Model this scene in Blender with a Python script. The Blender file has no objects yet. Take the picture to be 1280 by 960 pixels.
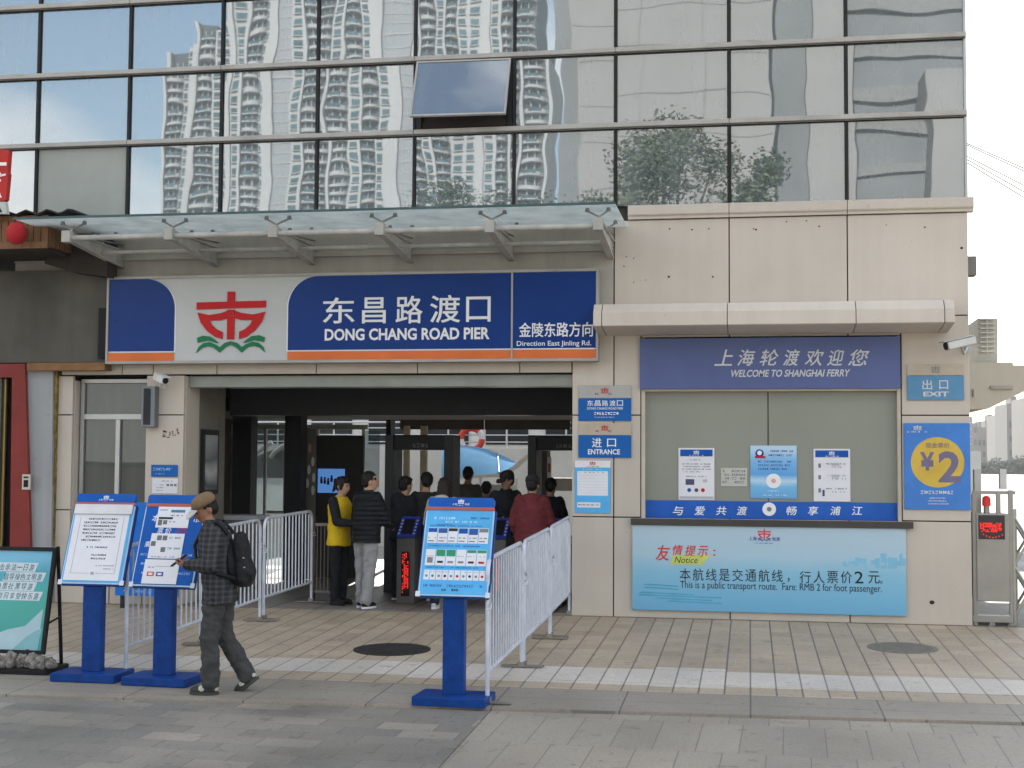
import bpy, bmesh, math, random
from mathutils import Vector, Matrix, noise
C = bpy.context.scene
COL = C.collection
rnd = random.Random(7)
R = math.radians

# ------------------------------------------------------------------ camera, world, sun, exposure
YAW, PITCH, ROLL = 0.171656, 0.055851, 0.0061845
FPX, DIST, EYE = 1714.42, 16.7, 1.88214
_f = Vector((-math.sin(YAW) * math.cos(PITCH), math.cos(YAW) * math.cos(PITCH), math.sin(PITCH)))
_r0 = Vector((math.cos(YAW), math.sin(YAW), 0)); _u0 = _r0.cross(_f)
_r = math.cos(ROLL) * _r0 + math.sin(ROLL) * _u0
_u = -math.sin(ROLL) * _r0 + math.cos(ROLL) * _u0
CAM = Vector((0, -DIST, EYE))
cd = bpy.data.cameras.new('camera'); cam = bpy.data.objects.new('camera', cd); COL.objects.link(cam)
cd.sensor_width = 36; cd.lens = FPX / 1280 * 36; cd.clip_start = 0.1; cd.clip_end = 4000
m = Matrix((_r, _u, -_f)).transposed().to_4x4(); m.translation = CAM
cam.matrix_world = m
C.camera = cam

SUN_AZ, SUN_EL = R(-6), R(27)          # azimuth measured from +Y towards +X (sun behind the terminal)
w = bpy.data.worlds.new('World'); C.world = w; w.use_nodes = True
nt = w.node_tree; nt.nodes.clear()
wo = nt.nodes.new('ShaderNodeOutputWorld'); bg = nt.nodes.new('ShaderNodeBackground')
sky = nt.nodes.new('ShaderNodeTexSky'); sky.sky_type = 'NISHITA'; sky.sun_disc = False
sky.sun_elevation = SUN_EL; sky.sun_rotation = SUN_AZ; sky.air_density = 1.3; sky.dust_density = 0.5; sky.ozone_density = 1.6
bg.inputs['Strength'].default_value = 0.075
tc = nt.nodes.new('ShaderNodeTexCoord')
mp = nt.nodes.new('ShaderNodeMapping'); mp.inputs['Scale'].default_value = (1, 1, 2.6); mp.inputs['Location'].default_value = (3.1, 4.2, 0.1)
nz = nt.nodes.new('ShaderNodeTexNoise'); nz.inputs['Scale'].default_value = 2.1; nz.inputs['Detail'].default_value = 9; nz.inputs['Roughness'].default_value = 0.52
cr = nt.nodes.new('ShaderNodeValToRGB'); cr.color_ramp.elements[0].position = 0.46; cr.color_ramp.elements[1].position = 0.62
mx = nt.nodes.new('ShaderNodeMix'); mx.data_type = 'RGBA'; mx.inputs[7].default_value = (9.6, 9.2, 8.7, 1)
L = nt.links.new
L(tc.outputs['Generated'], mp.inputs[0]); L(mp.outputs[0], nz.inputs[0]); L(nz.outputs[0], cr.inputs[0])
L(cr.outputs[0], mx.inputs[0]); L(sky.outputs[0], mx.inputs[6]); L(mx.outputs[2], bg.inputs[0]); L(bg.outputs[0], wo.inputs[0])
sd = bpy.data.lights.new('sun', 'SUN'); sd.energy = 3.6; sd.angle = R(0.6); sd.color = (1, 0.95, 0.88)
so = bpy.data.objects.new('sun', sd); COL.objects.link(so)
to_sun = Vector((math.sin(SUN_AZ) * math.cos(SUN_EL), math.cos(SUN_AZ) * math.cos(SUN_EL), math.sin(SUN_EL)))
so.rotation_euler = to_sun.to_track_quat('Z', 'Y').to_euler(); so.location = (0, 30, 40)
C.view_settings.view_transform = 'Standard'; C.view_settings.look = 'None'
C.view_settings.exposure = 2.18; C.view_settings.gamma = 1; C.view_settings.use_curve_mapping = False
C.cycles.max_bounces = 8; C.cycles.glossy_bounces = 4; C.cycles.transparent_max_bounces = 8
C.cycles.sample_clamp_indirect = 6

# ------------------------------------------------------------------ measuring helpers (camera survey -> world metres)
def ray(x, y): return _f + (x - 640) / FPX * _r + (480 - y) / FPX * _u
def P(x, y, Y=0.0):
    d = ray(x, y); p = CAM + d * ((Y + DIST) / d.y); return p.x, p.z
def PX(x, Y=0.0, y=480): return P(x, y, Y)[0]
def PZ(y, Y=0.0, x=640): return P(x, y, Y)[1]
SLOPE = 0.0264
def G(x, y):
    d = ray(x, y); t = (SLOPE * CAM.y - CAM.z) / (d.z - SLOPE * d.y); return CAM + d * t
def gz(Y): return SLOPE * Y
def rect(x0, y0, x1, y1, Y=0.0):
    """pixel box -> x0,x1,z0,z1 at depth Y (centred estimate)"""
    xa = PX(x0, Y, (y0 + y1) / 2); xb = PX(x1, Y, (y0 + y1) / 2)
    zb = PZ(y1, Y, (x0 + x1) / 2); zt = PZ(y0, Y, (x0 + x1) / 2)
    return xa, xb, zb, zt

# ------------------------------------------------------------------ materials
def lin(c): return tuple(((v / 255) / 12.92 if v / 255 <= 0.04045 else ((v / 255 + 0.055) / 1.055) ** 2.4) for v in c)
def ph(r, g, b, k=0.95): return tuple(min(v * k, 0.85) for v in lin((r, g, b)))
MATS = {}
def mat(name, col, rough=0.6, metal=0.0, var=0.12, scale=3.0, bump=0.0, bscale=60.0, spec=0.13, coat=0.0, emit=None, es=1.0, stretch=None, tint=None):
    if name in MATS: return MATS[name]
    m = bpy.data.materials.new(name); m.use_nodes = True; MATS[name] = m
    t = m.node_tree; b = t.nodes['Principled BSDF']
    b.inputs['Roughness'].default_value = rough; b.inputs['Metallic'].default_value = metal
    b.inputs['Specular IOR Level'].default_value = spec; b.inputs['Coat Weight'].default_value = coat
    tc = t.nodes.new('ShaderNodeTexCoord')
    src = tc.outputs['Object']
    if stretch:
        mpn = t.nodes.new('ShaderNodeMapping'); mpn.inputs['Scale'].default_value = stretch
        t.links.new(src, mpn.inputs[0]); src = mpn.outputs[0]
    n = t.nodes.new('ShaderNodeTexNoise'); n.inputs['Scale'].default_value = scale; n.inputs['Detail'].default_value = 7; n.inputs['Roughness'].default_value = 0.6
    t.links.new(src, n.inputs[0])
    r = t.nodes.new('ShaderNodeValToRGB'); e = r.color_ramp.elements
    e[0].position = 0.3; e[1].position = 0.7
    lo = tuple(max(0, c * (1 - var)) for c in col); hi = tuple(min(1, c * (1 + var)) for c in col)
    if tint: lo = tuple(a * b2 for a, b2 in zip(lo, tint))
    e[0].color = (*lo, 1); e[1].color = (*hi, 1)
    t.links.new(n.outputs[0], r.inputs[0]); t.links.new(r.outputs[0], b.inputs['Base Color'])
    rr = t.nodes.new('ShaderNodeMapRange'); rr.inputs[3].default_value = max(0.02, rough - 0.08); rr.inputs[4].default_value = min(1, rough + 0.1)
    t.links.new(n.outputs[0], rr.inputs[0]); t.links.new(rr.outputs[0], b.inputs['Roughness'])
    if bump:
        n2 = t.nodes.new('ShaderNodeTexNoise'); n2.inputs['Scale'].default_value = bscale; n2.inputs['Detail'].default_value = 5
        t.links.new(tc.outputs['Object'], n2.inputs[0])
        bp = t.nodes.new('ShaderNodeBump'); bp.inputs['Strength'].default_value = bump; bp.inputs['Distance'].default_value = 0.01
        t.links.new(n2.outputs[0], bp.inputs['Height']); t.links.new(bp.outputs[0], b.inputs['Normal'])
    if emit:
        b.inputs['Emission Color'].default_value = (*emit, 1); b.inputs['Emission Strength'].default_value = es
    return m

def wall_mat(name, col, streak=0.05, blotch=0.08):
    """weathered stone / metal cladding panels: broad blotches, rain streaks, tiny pits"""
    m = bpy.data.materials.new(name); m.use_nodes = True; MATS[name] = m
    t = m.node_tree; b = t.nodes['Principled BSDF']; b.inputs['Roughness'].default_value = 0.6; b.inputs['Specular IOR Level'].default_value = 0.2
    tc = t.nodes.new('ShaderNodeTexCoord'); O = tc.outputs['Object']
    def nz(scale, st, detail=6):
        mp = t.nodes.new('ShaderNodeMapping'); mp.inputs['Scale'].default_value = st; t.links.new(O, mp.inputs[0])
        n = t.nodes.new('ShaderNodeTexNoise'); n.inputs['Scale'].default_value = scale; n.inputs['Detail'].default_value = detail; t.links.new(mp.outputs[0], n.inputs[0]); return n.outputs[0]
    def ramp(s, a, bb, c0, c1):
        r = t.nodes.new('ShaderNodeValToRGB'); r.color_ramp.elements[0].position = a; r.color_ramp.elements[1].position = bb
        r.color_ramp.elements[0].color = (c0, c0, c0, 1); r.color_ramp.elements[1].color = (c1, c1, c1, 1); t.links.new(s, r.inputs[0]); return r.outputs[0]
    def mul(a, bb):
        x = t.nodes.new('ShaderNodeMix'); x.data_type = 'RGBA'; x.blend_type = 'MULTIPLY'; x.inputs[0].default_value = 1
        t.links.new(bb, x.inputs[7])
        if isinstance(a, tuple): x.inputs[6].default_value = (*a, 1)
        else: t.links.new(a, x.inputs[6])
        return x.outputs[2]
    c = mul(tuple(col), ramp(nz(0.9, (1, 1, 1)), 0.3, 0.7, 1 - blotch, 1.0))
    c = mul(c, ramp(nz(7, (1, 1, 0.06), 8), 0.35, 0.62, 1 - streak, 1.0))
    c = mul(c, ramp(nz(26, (1, 1, 1), 3), 0.26, 0.30, 0.72, 1.0))
    c = mul(c, ramp(nz(160, (1, 1, 1), 2), 0.3, 0.6, 0.95, 1.0))
    gi = t.nodes.new('ShaderNodeNewGeometry'); c = mul(c, ramp(gi.outputs['Random Per Island'], 0.0, 1.0, 0.91, 1.0))
    t.links.new(c, b.inputs['Base Color'])
    bp = t.nodes.new('ShaderNodeBump'); bp.inputs['Strength'].default_value = 0.12; bp.inputs['Distance'].default_value = 0.01
    t.links.new(nz(1.3, (1, 1, 1), 2), bp.inputs['Height']); t.links.new(bp.outputs[0], b.inputs['Normal'])
    return m

def glass_mirror(name, base, tint, fac, wav=0.3, scale=0.9, dirt=0.12):
    """reflective coated glazing: grubby tinted body under a mirror film with slow waves"""
    m = bpy.data.materials.new(name); m.use_nodes = True; MATS[name] = m
    t = m.node_tree; t.nodes.clear(); o = t.nodes.new('ShaderNodeOutputMaterial')
    d = t.nodes.new('ShaderNodeBsdfDiffuse'); g = t.nodes.new('ShaderNodeBsdfGlossy'); mxs = t.nodes.new('ShaderNodeMixShader')
    g.inputs['Color'].default_value = (*tint, 1); g.inputs['Roughness'].default_value = 0.012
    tc = t.nodes.new('ShaderNodeTexCoord'); oi = t.nodes.new('ShaderNodeObjectInfo')
    ad = t.nodes.new('ShaderNodeVectorMath'); ad.operation = 'ADD'; sc = t.nodes.new('ShaderNodeVectorMath'); sc.operation = 'SCALE'
    cmb = t.nodes.new('ShaderNodeCombineXYZ')
    for i in range(3): t.links.new(oi.outputs['Random'], cmb.inputs[i])
    t.links.new(cmb.outputs[0], sc.inputs[0]); sc.inputs['Scale'].default_value = 31.0
    t.links.new(tc.outputs['Object'], ad.inputs[0]); t.links.new(sc.outputs[0], ad.inputs[1])
    n = t.nodes.new('ShaderNodeTexNoise'); n.inputs['Scale'].default_value = scale; n.inputs['Detail'].default_value = 1.2; n.inputs['Roughness'].default_value = 0.35
    t.links.new(ad.outputs[0], n.inputs[0])
    bp = t.nodes.new('ShaderNodeBump'); bp.inputs['Strength'].default_value = wav; bp.inputs['Distance'].default_value = 0.016
    t.links.new(n.outputs[0], bp.inputs['Height']); t.links.new(bp.outputs[0], g.inputs['Normal'])
    mp = t.nodes.new('ShaderNodeMapping'); mp.inputs['Scale'].default_value = (1, 1, 0.12); t.links.new(ad.outputs[0], mp.inputs[0])
    n2 = t.nodes.new('ShaderNodeTexNoise'); n2.inputs['Scale'].default_value = 5; n2.inputs['Detail'].default_value = 9; t.links.new(mp.outputs[0], n2.inputs[0])
    r = t.nodes.new('ShaderNodeValToRGB'); r.color_ramp.elements[0].position = 0.35; r.color_ramp.elements[1].position = 0.7
    r.color_ramp.elements[0].color = (*base, 1); r.color_ramp.elements[1].color = (*(min(1, c * 1.25 + 0.015) for c in base), 1)
    t.links.new(n2.outputs[0], r.inputs[0]); t.links.new(r.outputs[0], d.inputs[0])
    mr = t.nodes.new('ShaderNodeMapRange'); mr.inputs[1].default_value = 0.3; mr.inputs[2].default_value = 0.8; mr.inputs[3].default_value = fac; mr.inputs[4].default_value = fac * (1 - dirt)
    t.links.new(n2.outputs[0], mr.inputs[0]); t.links.new(mr.outputs[0], mxs.inputs[0])
    t.links.new(d.outputs[0], mxs.inputs[1]); t.links.new(g.outputs[0], mxs.inputs[2]); t.links.new(mxs.outputs[0], o.inputs[0])
    return m

def clear_glass(name, tint, refl=0.12, alpha=0.12, col=(0.3, 0.35, 0.35)):
    """real see-through sheet: mostly transparent, a film of dust, a mirror reflection"""
    m = bpy.data.materials.new(name); m.use_nodes = True; MATS[name] = m
    t = m.node_tree; t.nodes.clear(); o = t.nodes.new('ShaderNodeOutputMaterial')
    tr = t.nodes.new('ShaderNodeBsdfTransparent'); tr.inputs[0].default_value = (*tint, 1)
    d = t.nodes.new('ShaderNodeBsdfDiffuse'); d.inputs[0].default_value = (*col, 1)
    g = t.nodes.new('ShaderNodeBsdfGlossy'); g.inputs['Roughness'].default_value = 0.03
    a = t.nodes.new('ShaderNodeMixShader'); b = t.nodes.new('ShaderNodeMixShader')
    a.inputs[0].default_value = alpha; b.inputs[0].default_value = refl
    tc = t.nodes.new('ShaderNodeTexCoord'); n = t.nodes.new('ShaderNodeTexNoise'); n.inputs['Scale'].default_value = 2.5; n.inputs['Detail'].default_value = 8
    mr = t.nodes.new('ShaderNodeMapRange'); mr.inputs[1].default_value = 0.3; mr.inputs[2].default_value = 0.75; mr.inputs[3].default_value = alpha * 0.6; mr.inputs[4].default_value = min(1, alpha * 1.6)
    t.links.new(tc.outputs['Object'], n.inputs[0]); t.links.new(n.outputs[0], mr.inputs[0]); t.links.new(mr.outputs[0], a.inputs[0])
    tl = t.nodes.new('ShaderNodeBsdfTranslucent'); tl.inputs[0].default_value = (*col, 1); dm = t.nodes.new('ShaderNodeMixShader'); dm.inputs[0].default_value = 0.6; t.links.new(d.outputs[0], dm.inputs[1]); t.links.new(tl.outputs[0], dm.inputs[2])
    t.links.new(tr.outputs[0], a.inputs[1]); t.links.new(dm.outputs[0], a.inputs[2]); t.links.new(a.outputs[0], b.inputs[1]); t.links.new(g.outputs[0], b.inputs[2]); t.links.new(b.outputs[0], o.inputs[0])
    return m

def grad_mat(name, stops, axis=2, lo=0.0, hi=1.0, rough=0.45, warp=0.0):
    """printed colour gradient along one object axis (artwork printed on a panel)"""
    m = bpy.data.materials.new(name); m.use_nodes = True; MATS[name] = m
    t = m.node_tree; b = t.nodes['Principled BSDF']; b.inputs['Roughness'].default_value = rough; b.inputs['Specular IOR Level'].default_value = 0.3
    tc = t.nodes.new('ShaderNodeTexCoord'); sp = t.nodes.new('ShaderNodeSeparateXYZ'); t.links.new(tc.outputs['Object'], sp.inputs[0])
    mr = t.nodes.new('ShaderNodeMapRange'); mr.inputs[1].default_value = lo; mr.inputs[2].default_value = hi
    n = t.nodes.new('ShaderNodeTexNoise'); n.inputs['Scale'].default_value = 2.2; n.inputs['Detail'].default_value = 6; t.links.new(tc.outputs['Object'], n.inputs[0])
    ma = t.nodes.new('ShaderNodeMath'); ma.operation = 'MULTIPLY_ADD'; ma.inputs[1].default_value = warp
    t.links.new(n.outputs[0], ma.inputs[0]); t.links.new(sp.outputs[axis], ma.inputs[2]); t.links.new(ma.outputs[0], mr.inputs[0])
    r = t.nodes.new('ShaderNodeValToRGB'); el = r.color_ramp.elements
    while len(el) < len(stops): el.new(0.5)
    for e, (p, c) in zip(el, stops): e.position = p; e.color = (*c, 1)
    t.links.new(mr.outputs[0], r.inputs[0]); t.links.new(r.outputs[0], b.inputs['Base Color'])
    return m

# ------------------------------------------------------------------ mesh builder
class MB:
    def __init__(s, M=None): s.v = []; s.f = []; s.mi = []; s.sm = []; s.M = M
    def add(s, vs, fs, mi=0, smooth=False):
        k = len(s.v)
        if s.M is not None: vs = [s.M @ Vector(v) for v in vs]
        s.v += [Vector(v) for v in vs]
        for f in fs: s.f.append([i + k for i in f]); s.mi.append(mi); s.sm.append(smooth)
        return s
    def box(s, x0, x1, y0, y1, z0, z1, mi=0):
        if x0 > x1: x0, x1 = x1, x0
        if y0 > y1: y0, y1 = y1, y0
        if z0 > z1: z0, z1 = z1, z0
        vs = [(x0, y0, z0), (x1, y0, z0), (x1, y1, z0), (x0, y1, z0), (x0, y0, z1), (x1, y0, z1), (x1, y1, z1), (x0, y1, z1)]
        return s.add(vs, [(3, 2, 1, 0), (4, 5, 6, 7), (0, 1, 5, 4), (1, 2, 6, 5), (2, 3, 7, 6), (3, 0, 4, 7)], mi)
    def quad(s, a, b, c, d, mi=0): return s.add([a, b, c, d], [(0, 1, 2, 3)], mi)
    def tube(s, p0, p1, r, r2=None, n=10, mi=0): return s.path([p0, p1], r, n, mi, r2)
    def path(s, pts, r, n=10, mi=0, r2=None):
        pts = [Vector(p) for p in pts]; vs = []; N = len(pts)
        up = None
        for i, p in enumerate(pts):
            d = (pts[min(i + 1, N - 1)] - pts[max(i - 1, 0)]).normalized()
            if up is None: up = Vector((0, 0, 1)) if abs(d.z) < 0.9 else Vector((0, 1, 0))
            a = d.cross(up).normalized(); b = a.cross(d).normalized(); up = b
            rr = r if r2 is None else r + (r2 - r) * i / (N - 1)
            for k in range(n):
                t = 2 * math.pi * k / n; vs.append(p + a * math.cos(t) * rr + b * math.sin(t) * rr)
        fs = []
        for i in range(N - 1):
            for k in range(n):
                fs.append((i * n + k, i * n + (k + 1) % n, (i + 1) * n + (k + 1) % n, (i + 1) * n + k))
        s.add(vs, fs, mi, True)
        s.add(vs[:n], [tuple(range(n - 1, -1, -1))], mi); s.add(vs[-n:], [tuple(range(n))], mi)
        return s
    def prism(s, poly, y0, y1, mi=0, plane='xz'):
        """2-D outline extruded; plane xz extrudes along y (y0 nearer), plane yz along x, plane xy along z"""
        n = len(poly)
        if plane == 'xz': f = lambda p, q: (p[0], q, p[1])
        elif plane == 'yz': f = lambda p, q: (q, p[0], p[1])
        else: f = lambda p, q: (p[0], p[1], q)
        vs = [f(p, y0) for p in poly] + [f(p, y1) for p in poly]
        fs = [tuple(range(n)), tuple(range(2 * n - 1, n - 1, -1))] + [(i, i + n, (i + 1) % n + n, (i + 1) % n) for i in range(n)]
        return s.add(vs, fs, mi)
    def ell(s, c, rx, ry, rz, mi=0, rot=None, n=16, m=10, smooth=True):
        c = Vector(c); vs = []; fs = []
        for j in range(m + 1):
            ph_ = math.pi * j / m
            for i in range(n):
                th = 2 * math.pi * i / n
                v = Vector((rx * math.sin(ph_) * math.cos(th), ry * math.sin(ph_) * math.sin(th), rz * math.cos(ph_)))
                vs.append(c + (rot @ v if rot else v))
        for j in range(m):
            for i in range(n): fs.append((j * n + i, (j + 1) * n + i, (j + 1) * n + (i + 1) % n, j * n + (i + 1) % n))
        return s.add(vs, fs, mi, smooth)
    def disc(s, cx, cz, r, y0, y1, mi=0, n=32, rz=None):
        rz = rz or r
        return s.prism([(cx + r * math.cos(-2 * math.pi * i / n), cz + rz * math.sin(-2 * math.pi * i / n)) for i in range(n)], y0, y1, mi)
    def loft(s, secs, n=16, mi=0, cap=True):
        """secs: (centre, rx, ry, matrix3 or None) rings"""
        vs = []; N = len(secs)
        for c, rx, ry, M3 in secs:
            for k in range(n):
                t = 2 * math.pi * k / n; v = Vector((rx * math.cos(t), ry * math.sin(t), 0))
                vs.append(Vector(c) + (M3 @ v if M3 else v))
        fs = [(i * n + k, i * n + (k + 1) % n, (i + 1) * n + (k + 1) % n, (i + 1) * n + k) for i in range(N - 1) for k in range(n)]
        if cap: fs += [tuple(range(n - 1, -1, -1)), tuple(range((N - 1) * n, N * n))]
        return s.add(vs, fs, mi, True)
    def text(s, body, x0, x1, z0, z1, y, mi=0, bold=0.0, ext=0.0, shear=0.0):
        if bold > 0 and any(ord(c_) > 0x2e80 for c_ in body):      # heavy CJK strokes: fine shifted layers, each a hair deeper
            q = bold * 0.55
            for k, (dx, dz) in enumerate(((-q, 0), (q, 0), (0, q), (0, -q))):
                hh = z1 - z0; s.text(body, x0 + dx * hh, x1 + dx * hh, z0 + dz * hh, z1 + dz * hh, y + 0.0004 * (k + 1), mi, 0.0, ext, shear)
            bold = 0.0
        vs, fs = text_mesh(body, bold, ext, shear)
        ax = min(v[0] for v in vs); bx = max(v[0] for v in vs); ay = min(v[1] for v in vs); by = max(v[1] for v in vs)
        sx = (x1 - x0) / (bx - ax); sz = (z1 - z0) / (by - ay)
        return s.add([(x0 + (v[0] - ax) * sx, y - v[2] * sx if ext else y, z0 + (v[1] - ay) * sz) for v in vs], fs, mi)
    def build(s, name, mats, parent=None, bevel=0.0, local=False, seg=2):
        me = bpy.data.meshes.new(name)
        off = Vector((0, 0, 0))
        if parent is not None and not local:
            p = parent
            while p is not None: off += p.location; p = p.parent
        me.from_pydata([tuple(v - off) for v in s.v], [], s.f)
        if not isinstance(mats, (list, tuple)): mats = [mats]
        for m_ in mats: me.materials.append(m_)
        for p, i, sm in zip(me.polygons, s.mi, s.sm): p.material_index = i; p.use_smooth = sm
        if bevel:
            bm = bmesh.new(); bm.from_mesh(me)
            bmesh.ops.remove_doubles(bm, verts=bm.verts, dist=1e-5)
            es = [e for e in bm.edges if len(e.link_faces) == 2 and e.calc_face_angle() > 0.6]
            bmesh.ops.bevel(bm, geom=es, offset=bevel, segments=seg, affect='EDGES', profile=0.6, clamp_overlap=True)
            bm.to_mesh(me); bm.free()
        me.update()
        o = bpy.data.objects.new(name, me); COL.objects.link(o)
        if parent is not None: o.parent = parent
        return o

_TX = {}
def text_mesh(body, bold=0.0, ext=0.0, shear=0.0):
    key = (body, bold, ext, shear)
    if key not in _TX:
        c = bpy.data.curves.new('lettering', 'FONT'); c.body = body; c.size = 1; c.offset = bold; c.extrude = ext; c.shear = shear; c.resolution_u = 3
        o = bpy.data.objects.new('lettering', c); COL.objects.link(o)
        dg = bpy.context.evaluated_depsgraph_get(); me = bpy.data.meshes.new_from_object(o.evaluated_get(dg))
        _TX[key] = ([tuple(v.co) for v in me.vertices], [tuple(p.vertices) for p in me.polygons])
        bpy.data.objects.remove(o); bpy.data.curves.remove(c); bpy.data.meshes.remove(me)
    return _TX[key]

def tag(o, label, cat, group=None, kind=None):
    if label: o['label'] = label
    if cat: o['category'] = cat
    if group: o['group'] = group
    if kind: o['kind'] = kind
    return o
def thing(name, label, cat, loc=(0, 0, 0), group=None, rz=0.0):
    o = bpy.data.objects.new(name, None); COL.objects.link(o); o.location = loc; o.rotation_euler.z = rz
    o.empty_display_size = 0.2
    return tag(o, label, cat, group)
def copy_tree(o, loc, label=None, rz=None):
    def rec(a, par):
        b = a.copy(); COL.objects.link(b)
        if par is not None: b.parent = par
        for ch in a.children: rec(ch, b)
        return b
    n = rec(o, None); n.location = loc
    if rz is not None: n.rotation_euler.z = rz
    if label: n['label'] = label
    return n
def structure(name, mb, m, **k):
    o = mb.build(name, m, **k); o['kind'] = 'structure'; return o

# ------------------------------------------------------------------ common materials
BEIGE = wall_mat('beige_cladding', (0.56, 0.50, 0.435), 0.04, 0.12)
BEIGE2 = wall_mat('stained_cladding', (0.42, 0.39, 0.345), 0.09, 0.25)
JOINT = mat('joint_dark', (0.035, 0.03, 0.026), 0.9)
ALU = mat('brushed_aluminium', (0.42, 0.42, 0.42), 0.42, 0.55, 0.1, 2)
ALUW = mat('pale_aluminium', (0.36, 0.345, 0.325), 0.55, 0.15, 0.15, 2.0)
DARKM = mat('dark_metal', (0.03, 0.031, 0.033), 0.45, 0.4)
BLACK = mat('black_paint', (0.012, 0.012, 0.013), 0.45)
BLUE = mat('sign_blue', (0.004, 0.034, 0.185), 0.3, 0, 0.06, 1.5, spec=0.15)
BLUE2 = mat('plate_blue', (0.010, 0.105, 0.37), 0.35, 0, 0.08, 2)
BLUE_GLARE = mat('glare_muted_blue', (0.098, 0.125, 0.27), 0.5, 0, 0.1, 1.2)  # desaturated blue: lens glare over the right-hand signs put into the colour
BLUEK = mat('kiosk_blue', (0.005, 0.040, 0.195), 0.4, 0, 0.28, 7, bump=0.06, bscale=30)
KHEAD = mat('kiosk_header_blue', (0.008, 0.085, 0.36), 0.35)
SKYB = mat('poster_sky_blue', (0.09, 0.38, 0.70), 0.4)
ORANGE = mat('orange_stripe', (0.62, 0.15, 0.045), 0.4, 0, 0.08)
WHITE = mat('white_print', (0.74, 0.74, 0.75), 0.45, 0, 0.05)
GREYW = mat('pale_grey_panel', (0.47, 0.48, 0.48), 0.4, 0, 0.06, 1.2)
RED = mat('red_print', (0.46, 0.014, 0.018), 0.4, 0, 0.06)
GREEN = mat('green_print', (0.015, 0.16, 0.07), 0.4)
INK = mat('black_ink', (0.03, 0.03, 0.035), 0.5)
GINK = mat('grey_ink', (0.2, 0.2, 0.22), 0.5)
PAPER = mat('white_paper', (0.66, 0.66, 0.70), 0.6, 0, 0.05, 3)
GALV = mat('barrier_paint', (0.50, 0.53, 0.60), 0.35, 0.2, 0.14, 6)
CONC = mat('grey_concrete', (0.24, 0.235, 0.22), 0.8, 0, 0.18, 2, 0.2)
FGLASS = glass_mirror('coated_glass', (0.085, 0.10, 0.105), (0.76, 0.81, 0.86), 0.33, 0.14, 1.1)
FROST = mat('grey_film_glass', (0.33, 0.345, 0.32), 0.3, 0, 0.1, 1.0)
WGLASS = glass_mirror('window_glass', (0.05, 0.052, 0.047), (0.8, 0.85, 0.85), 0.05, 0.2)
BLIND = mat('grey_blind_behind_glass', (0.225, 0.24, 0.205), 0.12, 0, 0.05, 0.7, spec=0.45)

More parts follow.
